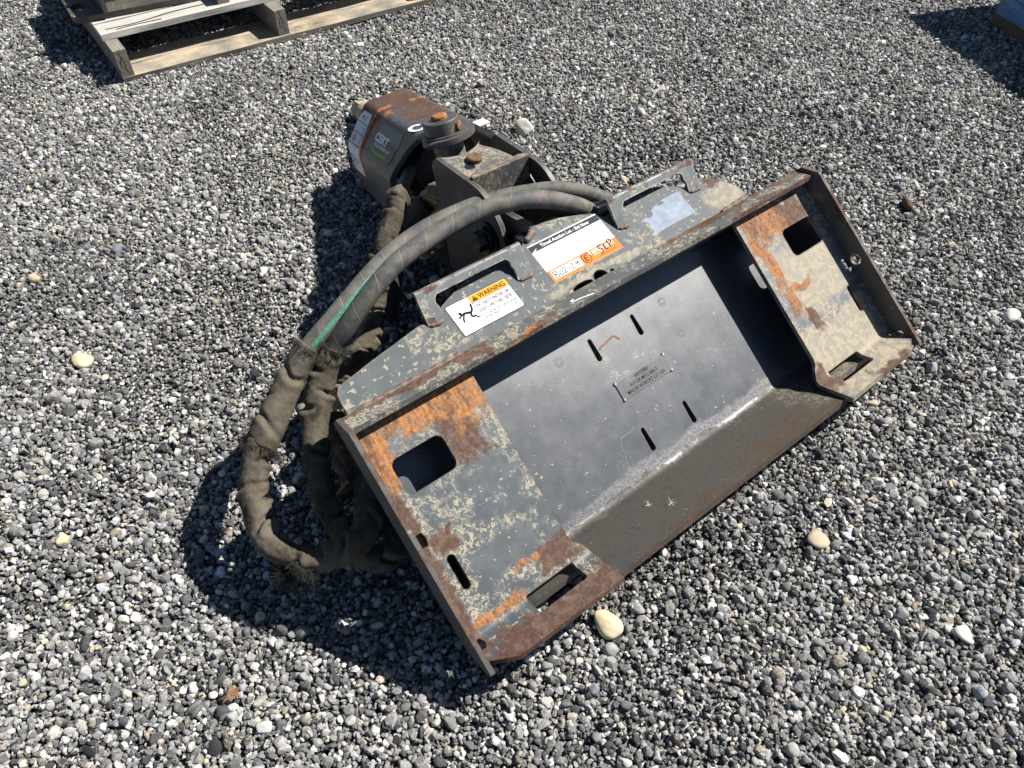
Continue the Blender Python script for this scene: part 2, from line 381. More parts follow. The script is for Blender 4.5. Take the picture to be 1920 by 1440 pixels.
def scatter(dens, x0, x1, y0, y1):
    n = int(dens * (x1 - x0) * (y1 - y0)); a = 1 / math.sqrt(dens)
    gx, gy = np.meshgrid(np.arange(x0, x1, a), np.arange(y0, y1, a)); gx = gx.ravel(); gy = gy.ravel()
    return gx + np.random.uniform(-.55, .55, gx.size) * a, gy + np.random.uniform(-.55, .55, gy.size) * a
def keep(x, y):                              # stones lie over the yard in view and a good step round it
    return (np.abs(x) < 1.2 + .50 * np.maximum(y, 0)) & (y < 3.75)
px, py, pz, pr, prot, ptone, phue = [], [], [], [], [], [], []
for dens, d0, sg, zo in ((13500, .0060, .22, -.0040), (14500, .0074, .25, -.0015), (5000, .0100, .26, .0012), (420, .0145, .26, .0025)):
    X, Y = scatter(dens, -3.1, 3.1, -.25, 3.8); m = keep(X, Y); X, Y = X[m], Y[m]
    if zo > -.004:                           # bare, finer patches
        B = np.array([noise.noise((x * 2.1, y * 2.1, 40.)) + .6 * noise.noise((x * 6., y * 6., 11.)) for x, y in zip(X, Y)])
        m = np.random.rand(X.size) > np.clip((B - .10) * 2.0, 0, .82); X, Y = X[m], Y[m]
    n = X.size; dk = np.array([max(0, noise.noise((x * 1.7, y * 1.7, 77.)) + .5 * noise.noise((x * 5., y * 5., 31.)) - .05) for x, y in zip(X, Y)]); d = d0 * np.exp(np.random.normal(0, sg, n))
    Z = np.array([ground_h(x, y) for x, y in zip(X, Y)]) + zo + np.random.uniform(-.002, .002, n)
    px.append(X); py.append(Y); pz.append(Z); pr.append(d / 2 * 1.22)
    e = np.stack([np.random.normal(0, .8, n), np.random.normal(0, .8, n), np.random.uniform(0, 6.283, n)], 1); prot.append(e)
    ptone.append(np.clip(np.random.normal(.54, .22, n) + (np.random.rand(n) < .12) * .25 - (np.random.rand(n) < .15) * .2 - .22 * dk, .0, 1)); phue.append(np.random.rand(n))
px, py, pz, pr, ptone, phue = map(np.concatenate, (px, py, pz, pr, ptone, phue)); prot = np.concatenate(prot)
N_ = px.size
me = bpy.data.meshes.new('gravel'); me.vertices.add(N_)
me.vertices.foreach_set('co', np.stack([px, py, pz], 1).astype(np.float32).ravel())
for nm, ty, arr in (('tone', 'FLOAT', ptone), ('hue', 'FLOAT', phue), ('size', 'FLOAT', pr)):
    me.attributes.new(nm, ty, 'POINT').data.foreach_set('value', arr.astype(np.float32))
me.attributes.new('turn', 'FLOAT_VECTOR', 'POINT').data.foreach_set('vector', prot.astype(np.float32).ravel())
me.attributes.new('pick', 'INT', 'POINT').data.foreach_set('value', np.random.randint(0, 28, N_).astype(np.int32))
gravel = link(me, 'gravel', M_stone, FW, None, None, 'stuff'); tag(gravel, 'grey crushed gravel and pebbles covering the yard', 'gravel')
gt = bpy.data.node_groups.new('gravel', 'GeometryNodeTree')
gt.interface.new_socket('Geometry', in_out='INPUT', socket_type='NodeSocketGeometry'); gt.interface.new_socket('Geometry', in_out='OUTPUT', socket_type='NodeSocketGeometry')
gi = gt.nodes.new('NodeGroupInput'); go = gt.nodes.new('NodeGroupOutput'); ip = gt.nodes.new('GeometryNodeInstanceOnPoints')
ci = gt.nodes.new('GeometryNodeCollectionInfo'); ci.inputs['Collection'].default_value = lib; ci.inputs['Separate Children'].default_value = True; ci.inputs['Reset Children'].default_value = True
def named(n, ty):
    o = gt.nodes.new('GeometryNodeInputNamedAttribute'); o.data_type = ty; o.inputs['Name'].default_value = n
    return next(s for s in o.outputs if s.enabled and s.name == 'Attribute')
er = gt.nodes.new('FunctionNodeEulerToRotation')
gt.links.new(named('turn', 'FLOAT_VECTOR'), er.inputs[0]); gt.links.new(er.outputs[0], ip.inputs['Rotation'])
gt.links.new(named('size', 'FLOAT'), ip.inputs['Scale']); gt.links.new(named('pick', 'INT'), ip.inputs['Instance Index'])
ip.inputs['Pick Instance'].default_value = True
gt.links.new(gi.outputs[0], ip.inputs['Points']); gt.links.new(ci.outputs[0], ip.inputs['Instance']); gt.links.new(ip.outputs[0], go.inputs[0])
gravel.modifiers.new('gravel', 'NODES').node_group = gt

# larger single stones
def cobble_mat(name, c):
    g = G(name); n1 = g.noise(g.co, 22, 4, .6); n2 = g.noise(g.co, 190, 3, .7); sp = g.sm(g.noise(g.co, 95, 2, .5), .68, .74)
    cc = g.mix(g.sm(n1, .3, .7), tuple(x * .78 for x in c), tuple(min(.85, x * 1.12) for x in c)); cc = g.mix(g.math('MULTIPLY', sp, .6), cc, tuple(x * .4 for x in c))
    g.bump(n2, .35, .001); return g.done(cc, .8, 0, .3)
CREAM = cobble_mat('cream_stone', (.56, .47, .30)); WHITE = cobble_mat('white_stone', (.55, .54, .50)); BUFF = cobble_mat('buff_stone', (.42, .34, .24))
SLATE = cobble_mat('slate_stone', (.15, .16, .175)); PALE = cobble_mat('pale_rough_stone', (.50, .48, .42)); CLOD = cobble_mat('rust_clod', (.11, .055, .03))
for i, (x, y, d, m, pl, sf, lab) in enumerate((
    (.1537, .561, .046, CREAM, 7, 5, 'large smooth cream pebble just below the plate\'s rusty bottom lip'),
    (-.935, 1.166, .043, CREAM, 7, 5, 'oval cream pebble in the sun left of the hoses'),
    (.5434, .722, .040, BUFF, 9, 6, 'buff oval pebble on the open gravel right below the plate\'s bottom edge'),
    (-.8008, .722, .026, CREAM, 8, 6, 'small yellowish pebble at the left edge below the oval cream one'),
    (-1.1528, 1.445, .030, BUFF, 10, 10, 'tan chip at the left edge level with the hood\'s shadow'),
    (1.1515, 1.3155, .040, WHITE, 8, 6, 'white oval pebble at the right edge beside the plate'),
    (.0405, 2.142, .066, PALE, 10, 14, 'pale angular rock behind the swing arm'),
    (1.0602, 1.745, .042, CLOD, 16, 8, 'crumbly rust brown clod on the gravel right of the plate'),
    (-.3733, .4007, .024, WHITE, 9, 8, 'small white pebble at the bottom edge below the hose shadow'),
    (.6888, .849, .024, PALE, 9, 8, 'round light grey pebble right of the plate\'s bottom edge'),
    (.7365, .5475, .033, PALE, 11, 10, 'pale mottled pebble at the lower right'),
    (-.9919, 1.5555, .032, SLATE, 9, 6, 'dark slate grey pebble left of the drive housing shadow'),
    (-.905, .455, .036, SLATE, 8, 6, 'slate blue pebble at the lower left'),
    (.98, .62, .030, SLATE, 9, 7, 'dark grey pebble near the lower right edge'))):
    me = stone_mesh('pebble', 700 + i, pl, sf, 4, .8); z = ground_h(x, y)
    me.transform(Matrix.Rotation(random.random() * 6.28, 4, 'Z') @ Matrix.Scale(d / 2 * 1.1, 4))
    o = link(me, 'pebble', m, Matrix.Translation((x, y, z + d * .20)), None, 0); tag(o, lab, 'stone', 'larger loose pebbles on the gravel')

# ================================================================== AUGER ATTACHMENT
root = empty('auger_attachment', tuple((FB @ Vector((.565, .10, 0)))), 'rusty dark grey auger drive attachment with mounting plate and sleeved hoses lying on gravel', 'auger attachment')
M_panel = worn('panel_paint', paint=(.024, .030, .039), rough=.34, spec=1., var=.10, tan=.04, tanfine=.12, rust=.0, edge=.5, grime=.11,
               brown=(((.72, .012, .03), (.10, .03, .03)), ((.80, .004, .045), (.09, .02, .03)), ((.75, -.005, .045), (.2, .012, .03)), ((.45, -.008, .045), (.25, .012, .03))), dusty=(((.95, .03, .0), (.14, .04, .08)),),
               pit=(((.56, .086, -.0735), (.33, .013, .014)),), soil=(((.56, .070, -.066), (.46, .010, .016)), ((.56, .045, -.03), (.45, .030, .035)), ((.60, .02, .02), (.35, .03, .04))))
M_flL = worn('flange_left_paint', paint=(.058, .068, .074), rough=.36, tan=.95, tanfine=.6, rust=.22, grime=.14, edge=.9,
             orange=(((.11, .405, 0), (.105, .035, .04)), ((.03, .35, 0), (.022, .05, .04)), ((.20, .385, 0), (.03, .05, .04)), ((.075, .065, 0), (.05, .008, .04)), ((.15, .095, 0), (.022, .006, .04))),
             brown=(((.17, .35, 0), (.035, .06, .04)), ((.012, .23, 0), (.018, .22, .05)), ((.13, -.02, .05), (.17, .058, .06)), ((.205, .085, 0), (.04, .028, .04)), ((.05, .20, 0), (.02, .02, .03))),
             clean=(((.13, .13, 0), (.06, .03, .05)),))
M_flR = worn('flange_right_paint', paint=(.080, .088, .095), rough=.42, tan=.85, tanfine=.7, rust=.25, grime=.16, edge=.9,
             orange=(((.955, .385, 0), (.06, .05, .04)), ((.925, .31, 0), (.016, .07, .04)), ((.965, .235, 0), (.035, .008, .04)), ((.93, .205, 0), (.015, .03, .04))),
             brown=(((1.04, .375, 0), (.05, .03, .04)), ((.96, .165, 0), (.014, .03, .04)), ((.89, .05, .0), (.02, .025, .06)), ((1.0, -.03, .06), (.15, .018, .04)), ((1.02, -.0, .05), (.05, .012, .04))),
             dusty=(((.98, .06, .02), (.12, .085, .08)), ((1.01, .24, 0), (.08, .07, .05))),
             clean=(((1.052, .155, 0), (.018, .048, .05)),), tancol=(.46, .39, .265))
M_lip = worn('lip_paint', paint=(.070, .078, .08), rough=.55, spec=.3, tan=.85, tanfine=.7, rust=.22, grime=.2,
             brown=(((.13, .44, .0), (.16, .010, .03)), ((.93, .437, .005), (.22, .009, .03)), ((.33, .414, .032), (.10, .006, .03)), ((1.0, .415, .03), (.14, .006, .03))),
             orange=(((.33, .416, .031), (.05, .005, .02)),))
M_up = worn('upper_paint', edgecol=(.24, .18, .14), paint=(.066, .076, .081), rough=.58, spec=.18, tan=.55, tanfine=.95, rust=.06, grime=.12,
            brown=(((.93, .515, -.02), (.03, .012, .05)),),
            dusty=(((.93, .472, -.01), (.06, .028, .05)), ((.56, .454, 0), (.11, .006, .04))))
M_side = worn('side_paint', paint=(.05, .052, .052), rough=.55, tan=.2, rust=.60, edge=1., grime=.2, brown=(((.56, .2, .05), (.6, .24, .008)),))
M_handle = worn('handle_paint', edgecol=(.40, .37, .31), paint=(.095, .105, .11), rough=.42, spec=.4, tan=.6, tanfine=.7, rust=.05, edge=1., grime=.15, brown=(((.55, .57, -.04), (.6, .006, .035)), ((.22, .512, -.01), (.02, .008, .03))))
M_arm = worn('arm_paint', edgecol=(.20, .16, .13), paint=(.034, .036, .037), rough=.5, tan=.25, tanfine=.3, rust=.16, edge=.9, grime=.2)
M_cover = worn('cover_paint', paint=(.070, .073, .071), rough=.6, tan=.85, tanfine=.6, rust=.30, edge=1., grime=.45, edgecol=(.20, .14, .11))
M_hood = worn('hood_paint', paint=(.042, .045, .048), rough=.42, tan=.12, rust=.12, edge=.8, grime=.30,
              brown=(((.01, .40, .0), (.075, .085, .03)), ((.02, .24, 0), (.05, .10, .02))), orange=(((.055, .34, 0), (.020, .010, .02)), ((-.035, .36, 0), (.025, .010, .02)), ((-.04, .30, 0), (.012, .02, .02))))
M_pin = worn('pin_rust', paint=(.11, .05, .025), rough=.8, tan=.1, rust=.95, orange=(((.0, .0, .04), (.04, .04, .03)),), edge=.3)
M_black = plain('black_metal', (.016, .017, .019), .25, 0, .2, 60, .1)
M_motor = plain('motor_casting', (.028, .028, .030), .6, 0, .3, 50, .4)
M_tanmud = plain('dried_mud', (.46, .33, .19), .95, 0, .4, 90, .9, .004)
M_weld = plain('weld_bead', (.13, .085, .065), .6, 0, .45, 160, .8, .002)
M_raw = plain('scraped_steel', (.32, .31, .30), .35, .6, .3, 200, .4)

# ---- mounting plate
fnP, cutsP = folded(.073, -.0735, .016, R(58.7))
slots = []
for u, v0, v1 in ((.5075, .308, .357), (.619, .310, .357), (.510, .111, .162), (.6225, .110, .160)):
    slots.append(arc(u, v1 - .006, .0045, 0, 180, 6) + arc(u, v0 + .006, .006, 180, 360, 6))
panel = sheet('back_panel', [(.015, .445), (.015, .001), (.250, .001), (.2535, -.062), (.8765, -.062), (.880, -.008), (1.115, -.008), (1.115, .445)], slots, cutsP, fnP, .012, M_panel, FP, root)
tag(panel, 'glossy dark grey recessed centre panel')
b = MB()                                           # welded part number tag with stamped lettering
def fq(u, v, w): return (u, v, w)
b.box((.5065, .2212, -.0735), (.6355, .2575, -.0712), 0)
for i, (tx, y, sx) in enumerate((('6812980', .2475, 1.), ('AUGER MTG BRKT', .2365, 1.), ('MFG BY BOBCAT CO USA', .2255, .92))):
    b.text(tx, .571, y, .0105, -.07105, 1, fq, 0, .004, 1, 'CENTER', fit=(.036, .074, .100)[i])
for u, v in ((.507, .2565), (.635, .2565), (.635, .222), (.508, .222)):
    b.cyl((u, v, -.0735), (0, 0, 1), .0048, 0, .004, 12, 2, .002)
M_tag = worn('tag_paint', paint=(.026, .032, .040), rough=.34, spec=.95, var=.08, tan=.05, tanfine=.1, rust=0, edge=.4, grime=.05)
M_stamp = plain('stamp_shadow', (.020, .017, .014), .9, spec=.05)
b.make('part_number_plate', [M_tag, M_stamp, M_raw], FP, panel, None, fix=False)
M_peen = plain('peen_marks', (.15, .135, .11), .75)
for u, v in ((.428, .347), (.430, .274), (.4305, .2), (.430, .124), (.699, .347), (.7, .273), (.7, .197), (.7, .122)):
    b = MB()
    for j in range(-5, 6):
        for i in range(-5, 6):
            x = (i + .5 * (j % 2)) * .0022; y = j * .0020; r = math.hypot(x, y)
            if .0032 < r < .0105 and random.random() < .85: b.cyl((u + x, v + y, -.0737), (0, 0, 1), .00075, 0, .0005, 6)
    b.make('peened_spot', M_peen, FP, panel, None)
b = MB(); b.stroke([(.518, .327), (.522, .331), (.535, .3325), (.545, .335), (.556, .337), (.563, .334), (.568, .325)], .0038, -.0729, 0, fq, 5)
b.make('rust_run', plain('rust_run', (.16, .075, .045), .8, 0, .35, 200), FP, panel)
b = MB(); b.stroke([(.44, .118), (.449, .135), (.452, .150), (.46, .165), (.485, .1655), (.498, .172)], .0012, -.0729, 0, fq, 5)
b.make('scratch', plain('scratch_metal', (.17, .15, .12), .6, 0, .3, 200), FP, panel)

# flanges, mirrored
th_l = math.atan2(.0615, .0467); fnF, cutsF = folded(.0457, 0., .017, th_l)
def flange(mir, mat, lab):
    ol = [(.0035, .425), (.0035, .012), (.012, -.002), (.050, -.026), (.2590, -.0305), (.2595, .040)] + [(.2575, .052), (.2525, .064), (.2455, .074), (.2385, .081), (.2358, .092)] + [(.2358, .425)]
    hs = [rrect(.0404, .1365, .2853, .347, .013), arc(.0485, .1685, .0075, 0, 180, 7) + arc(.0485, .1225, .0075, 180, 360, 7),
          rrect(.1208, .2205, .013, .0530, .005), arc(.0060, .2175, .0245, -28, 28, 8)[::1] + [(.0062, .229), (.0062, .206)],
          arc(.0090, .0335, .0165, -40, 40, 8) + [(.0085, .044), (.0085, .023)]]
    if mir: ol = [(W - x, y) for x, y in ol][::-1]; hs = [[(W - x, y) for x, y in h] for h in hs]
    o = sheet('mounting_flange', ol, hs, cutsF, fnF, .0095, mat, FP, root); tag(o, lab)
flange(False, M_flL, 'left mounting flange with bright orange rust along its top')
flange(True, M_flR, 'right mounting flange coated in tan dust and rust')
def sp(v, w): return v, w
for s, u0 in ((0, -.001), (1, W + .001)):
    ol = [(.0, .046), (.009, .0455), (.4133, .0444), (.4426, .0135), (.4426, -.012), (.06, -.012), (.03, -.004), (-.004, .034)]
    hs = [circle(.2155, .015, .0125), circle(.031, .016, .0085)] if s else []
    f = (lambda v, w, o, u0=u0: (u0 - o, v, w)) if s == 0 else (lambda v, w, o, u0=u0: (u0 + o, v, w))
    o = sheet('side_plate', ol, hs, [], f, .0085, M_side, FP, root); tag(o, ('left', 'right')[s] + ' side plate with a rust brown rim')
for u in (.030, W - .030):                          # ribs joining flange and panel
    b = MB(); b.box((u - .004, .10, -.0732), (u + .004, .43, -.0100)); b.make('rib', M_arm, FP, root)
# top lip
lv, lw = .6364, -.7713
def fnL(u, t, o): return (u, .4167 + lv * t - o * lw * 1., .0311 + lw * t + o * lv)
lip = sheet('top_lip', [(.0085, 0), (1.1195, 0), (1.1185, .040), (.0105, .040)], [], [], lambda u, t, o: (u, .4167 + lv * t - o * lw, .0311 + lw * t + o * lv), .0095, M_lip, FP, root, xcuts=[i * .05 for i in range(1, 23)])
# give the lip a slightly dented edge
for v in lip.data.vertices:
    k = noise.noise(Vector((v.co.x * 9, v.co.y * 30, 4))) ; v.co.z += .0007 * k; v.co.y += .0007 * noise.noise(Vector((v.co.x * 14, 3, v.co.z * 20)))
b = MB(); b.box((.03, .408, -.0732), (1.10, .424, .0035)); b.make('top_web', M_arm, FP, root)
# upper plate
T = math.atan(.27); cT, sT = math.cos(T), math.sin(T)
def fnU(u, q, o): return (u, .4440 + q * cT + o * sT, -.0020 - q * sT + o * cT)
up_out = [(.0238, -.004), (.0245, .020), (.0275, .036), (.034, .0445), (.0450, .0490), (.060, .0510), (.1072, .0600), (.2078, .0762), (.2260, .0700), (.2420, .0815), (.2800, .0965), (.3236, .1114), (.355, .1200), (.3820, .1225), (.3990, .1190),
          (.4100, .1080), (.4350, .0980), (.4684, .1290), (.4790, .1350), (.4900, .1385), (.5060, .1480), (.5300, .1475), (.5678, .1412), (.6000, .1310), (.6299, .1209), (.6600, .0900), (.7000, .1080), (.7300, .1160), (.7714, .1154), (.8050, .1070), (.8350, .0932), (.8542, .0800),
          (.8800, .0880), (.9007, .0824), (.9249, .0722), (.9478, .0518), (.9600, .0350), (.9657, .0200), (.9659, -.004)]
up_holes = [arc(.5560, -.0025, .0165, 0, 180, 10), arc(.5830, -.0025, .0065, 0, 180, 6), [(.487, -.0025), (.491, .0035), (.505, .0075), (.522, .0072), (.534, .0040), (.536, -.0025)]]
up_out2 = up_out[:-1] + [(.9659, -.0030)]
ol = [(.0238, -.0030)] + up_out[1:-1] + [(.9659, -.0030)]
# open the scallops into the lower edge
low = [(.9659, -.003), (.5895, -.003)] + arc(.5830, -.0030, .0065, 0, 180, 6)[1:-1] + [(.5765, -.003), (.5725, -.003)] + arc(.5560, -.0030, .0165, 0, 180, 10)[1:-1] + [(.5395, -.003), (.536, -.003), (.534, .0040), (.522, .0072), (.505, .0075), (.491, .0035), (.487, -.003), (.0238, -.003)]
upper = sheet('upper_plate', up_out[1:-1] + low, [], [], fnU, .008, M_up, FP, root); tag(upper, 'dark grey upper plate speckled with tan stains and carrying labels')
# weld beads
def bead(name, pts, r, mat, frame, parent, n=10):
    P = [frame @ Vector(p) for p in resample(catmull(pts, 6), .0035)]
    return tube(name, P, lambda t, l: r * (1 + .22 * math.sin(l * 1500)) * (1 if .02 < t < .98 else .4), mat, parent, n, lambda l, th, d, p: r * .25 * noise.noise(p * 400))
bead('weld', [fnU(.035, -.004, .001), fnU(.10, -.004, .002), fnU(.24, -.003, .001)], .0048, M_weld, FP, root)
bead('weld', [fnU(.88, -.004, .002), fnU(.92, -.003, .003), fnU(.965, -.001, .001)], .005, M_weld, FP, root)
bead('weld', [fnU(.472, .128, .001), fnU(.486, .132, .004), fnU(.499, .141, .002)], .0075, M_weld, FP, root)
# step handles: folded strap with an open window
hv, hw = .0600 / .0612, .0115 / .0612
def handle(u0, u1, du, lab):
    q0 = (.5085, -.0170)                             # foot (v,w)
    La = .0612; r = .006; al = r * math.pi / 2
    def fn(u, t, o):                                 # t: up the face, over the bend, then down the rear flange
        base = Vector((q0[0], q0[1])); d = Vector((hv, hw)); n = Vector((-hw, hv))     # d up, n outward
        if t <= La - r: p = base + d * t + n * o
        elif t <= La - r + al:
            a = (t - (La - r)) / r; c = base + d * (La - r) - n * r; p = c + (n * math.cos(a) + d * math.sin(a)) * (r + o)
        else:
            s = t - (La - r + al); c = base + d * (La - r) - n * r; p = c + d * (r + o) - n * s
        return (u + du * t, p.x, p.y)
    H = La - r + al + .036; g0, g1 = u0 + .032, u1 - .034
    ol = [(u0, 0), (g0, 0), (g0 + .001, .022), (g0 - .002, .030)] + [(g0 + .001, .037), (g0 + .006, .042)] + [(g1 - .008, .0435), (g1 - .002, .040), (g1, .034), (g1 - .001, .028), (g1 + .002, .02), (g1, 0), (u1, 0), (u1 + .001, H * .5), (u1 - .004, H), (u0 + .004, H)]
    o = sheet('step_handle', ol, [], [La - r + al * i / 5 for i in range(6)] + [.01, .03, La - r - .003, La - r + al + .003], fn, .0065, M_handle, FP, root, xcuts=[g0 + (g1 - g0) * i / 6 for i in range(1, 6)]); tag(o, lab)
    for v in o.data.vertices: v.co.z += .0012 * noise.noise(Vector((v.co.x * 30, v.co.y * 25, 7)))
    for a, c in ((u0 + .002, g0 - .002), (g1 + .002, u1 - .002)):
        bead('weld', [(a, .5075, -.0185), ((a + c) / 2, .506, -.0175), (c, .5075, -.0185)], .0042, M_weld, FP, root)
handle(.219, .4445, 0, 'left step handle in front of the big hoses')
handle(.6545, .8860, 0, 'right step handle next to the label residue')

# ---- labels
def sticker(name, c):
    g = G(name); n1 = g.noise(g.co, 30, 4, .65); n2 = g.noise(g.co, 170, 3, .6); sv = g.n('Mapping'); g.put(sv.inputs[0], g.co); sv.inputs['Rotation'].default_value = (0, 0, R(35)); sv.inputs['Scale'].default_value = (30, 500, 30)
    cc = g.mix(g.math('MULTIPLY', g.sm(n1, .45, .72), .35), c, tuple(x * .55 + .06 for x in c)); cc = g.mix(g.math('MULTIPLY', g.sm(n2, .66, .74), .5), cc, (.22, .19, .15))
    cc = g.mix(g.math('MULTIPLY', g.sm(g.noise(sv.outputs[0], 1, 2, .5), .70, .74), .35), cc, (.30, .28, .25)); return g.done(cc, .6, 0, .1)
INK = plain('black_ink', (.012, .012, .014), .8, 0, .1, 50, 0, spec=.03); PAPER = sticker('white_vinyl', (.66, .67, .67)); OR = sticker('orange_vinyl', (.74, .175, .03))
WOR = plain('warning_orange', (.78, .30, .025), .6, 0, .05, 30, 0, spec=.06); CHAR = plain('charcoal_print', (.028, .030, .038), .6, 0, .1, 40, 0, spec=.1); PEN = plain('marker_ink', (.014, .012, .022), .8, 0, .1, 30, 0, spec=.03)
def rect(b, x0, x1, y0, y1, z, mi, fn): b.add([fn(x0, y0, z), fn(x1, y0, z), fn(x1, y1, z), fn(x0, y1, z)], [(0, 1, 2, 3)], mi)
# warning label: pictogram left, words right (0 white, 1 black, 2 orange)
b = MB(); x0, x1, y0, y1 = .2630, .3905, .0205, .0825; xm = .3105
b.poly(rrect(x0 - .0012, x1 + .0012, y0 - .0012, y1 + .0012, .004, 4), .0004, 1, fnU); b.poly(rrect(x0, x1, y0, y1, .003, 4), .0007, 0, fnU)
rect(b, xm, x1 - .0005, .0675, y1 - .0005, .0009, 2, fnU); rect(b, xm - .0004, xm + .0004, y0, y1, .0010, 1, fnU); rect(b, xm, x1, .0671, .0677, .0010, 1, fnU); rect(b, x0 + .003, xm - .004, .0288, .0292, .0010, 1, fnU)
b.add([fnU(.3135, .0695, .0011), fnU(.3255, .0695, .0011), fnU(.3195, .0800, .0011)], [(0, 1, 2)], 1); rect(b, .3190, .3200, .0730, .0770, .0013, 2, fnU); rect(b, .3190, .3200, .0710, .0720, .0013, 2, fnU)
b.text('WARNING', .3280, .0700, .0138, .0011, 1, fnU, 0, .016, fit=.0570)
b.text('DO NOT ENTER OR', .3140, .0560, .0098, .0011, 1, fnU, 0, .006, fit=.0690); b.text('EXIT ON THIS  SIDE.', .3140, .0460, .0098, .0011, 1, fnU, 0, .006, fit=.0700)
b.text('You could slip, trip or fall and become', .3140, .0375, .0052, .0011, 1, fnU, fit=.0730); b.text('seriously injured.', .3140, .0315, .0052, .0011, 1, fnU, fit=.0320)
b.poly([(.3795, .0300), (.3812, .0295), (.3812, .0330), (.3800, .0345)], .0011, 1, fnU)
for p, wdt in (([(.2730, .0530), (.2790, .0560), (.2850, .0580)], .0022), ([(.2850, .0580), (.2930, .0560), (.2990, .0540)], .0032), ([(.2990, .0540), (.3040, .0600), (.3060, .0680)], .0026), ([(.3060, .0680), (.3075, .0690)], .0026),
              ([(.2980, .0545), (.2960, .0470), (.3040, .0440)], .0026), ([(.2860, .0575), (.2800, .0500), (.2770, .0430)], .0022), ([(.3030, .0400), (.3075, .0402)], .0012)):
    b.stroke(p, wdt * 1.35, .0011, 1, fnU, 4)
b.poly(circle(.2795, .0605, .0030, 12), .0011, 1, fnU); b.poly(circle(.3045, .0410, .0018, 8), .0011, 1, fnU)
b.make('warning_label', [PAPER, INK, WOR], FP, upper, fix=False)
# auction lot label (0 white 1 charcoal 2 orange 3 pen)
b = MB(); x0, x1, y0, y1 = .4680, .6365, .0285, .1165
rect(b, x0, x1, y0, y1, .0005, 0, fnU); rect(b, x0 + .0005, x1 - .0005, .1005, .1140, .0008, 1, fnU)
b.poly([(.4700, .1005), (.4830, .1065), (.4790, .1020), (.4740, .1005)], .00095, 0, fnU)
b.text('Timed Auction Lot - Bid Now', .4935, .1040, .0098, .0010, 0, fnU, 0, .02, fit=.1180)
rect(b, x0 + .0002, x1 - .0002, y0 + .0002, .0555, .0008, 2, fnU); rect(b, .4740, .5430, .0345, .0525, .0010, 0, fnU)
b.text('RITCHIE BROS', .5730, .0455, .0095, .0010, 0, fnU, 0, .035, fit=.0540); b.text('Auctioneers', .5730, .0410, .0046, .0010, 0, fnU, 0, .01, fit=.0260); b.text('www.rbauction.com', .5830, .0345, .0046, .0010, 1, fnU, fit=.0430)
b.poly([(.5630, .0500), (.5700, .0560), (.5680, .0440)], .0010, 0, fnU)
hx, hy, hs_ = .4770, .0365, .0125                     # hand lettered with a marker
def pen(ch, x, pts, wd_=.0016, k=hs_, y=hy): b.stroke([(x + a * k, y + c * k) for a, c in pts], wd_, .0012, 3, fnU, 4)
pen('B', hx, [(0, 1.05), (.05, .5), (.08, 0)]); pen('B', hx, [(-.12, 1.0), (.45, 1.05), (.6, .8), (.15, .55)]); pen('B', hx, [(.15, .55), (.65, .4), (.62, .05), (.08, 0)])
pen('0', hx + .0115, [(.3, .75), (.05, .45), (.2, .05), (.5, .15), (.5, .6), (.3, .75)]); pen('2', hx + .0215, [(.0, .85), (.25, 1.05), (.5, .8), (.05, .1), (.6, .15)])
pen('-', hx + .0325, [(.0, .5), (.4, .55)]); pen('2', hx + .0400, [(.0, .85), (.25, 1.05), (.5, .8), (.05, .1), (.6, .15)]); pen('9', hx + .0510, [(.55, .8), (.3, 1.0), (.05, .7), (.3, .5), (.55, .85), (.5, .0)])
b.stroke([(.5560 + .0098 * math.cos(a), .0440 + .0105 * math.sin(a)) for a in [i * .52 for i in range(14)]], .0012, .0013, 3, fnU, 3)
for p in ([(.5595, .0495), (.5530, .0490), (.5525, .0390), (.5590, .0388)], [(.5525, .0440), (.5580, .0445)]): b.stroke(p, .0017, .0013, 3, fnU, 3)
for p in ([(.6000, .0550), (.5930, .0560), (.5905, .0510), (.5960, .0465), (.5950, .0400), (.5880, .0380)], [(.6080, .0520), (.6030, .0520), (.6030, .0420), (.6090, .0415)], [(.6030, .0470), (.6070, .0472)], [(.6160, .0420), (.6140, .0560)], [(.6140, .0555), (.6210, .0580), (.6225, .0510), (.6150, .0480)]): b.stroke(p, .0019, .0013, 3, fnU, 4)
b.make('auction_label', [PAPER, CHAR, OR, PEN], FP, upper, fix=False)
# peeled label residue
rs = random.Random(5); pts = [(.7065, .0580), (.7250, .0610), (.7340, .0560), (.7430, .0600), (.7480, .0700), (.7620, .0760), (.7720, .0700), (.7860, .0720), (.7800, .0790), (.8100, .0800), (.8300, .0795), (.8318, .0225), (.7500, .0225), (.7300, .0215), (.7130, .0160), (.7080, .0230), (.7200, .0290), (.7160, .0400), (.7220, .0460), (.7150, .0540)]
b = MB(); b.poly(pts, .0004, 0, fnU)
g = G('label_adhesive'); n1 = g.noise(g.co, 60, 4, .6); c = g.mix(g.sm(n1, .25, .75), (.13, .16, .21), (.21, .25, .32)); c = g.mix(g.sm(g.noise(g.co, 230, 2, .5), .66, .72), c, (.10, .11, .12))
b.make('label_residue', g.done(c, .55, 0, .2), FP, upper, fix=False)
b = MB(); P_ = [(.4520, .0105), (.4460, .0075), (.4520, .0055), (.4620, .0068), (.4760, .0042), (.4860, .0028)]
b.stroke([(u, t) for u, t in ((.468, .020), (.460, .017), (.465, .0135), (.478, .0125), (.492, .0085), (.505, .0055))], .0028, .0004, 0, lambda u, t, o: fnL(u, t, .0006), 5)
b.make('paint_drip', PAPER, FP, lip, fix=False)

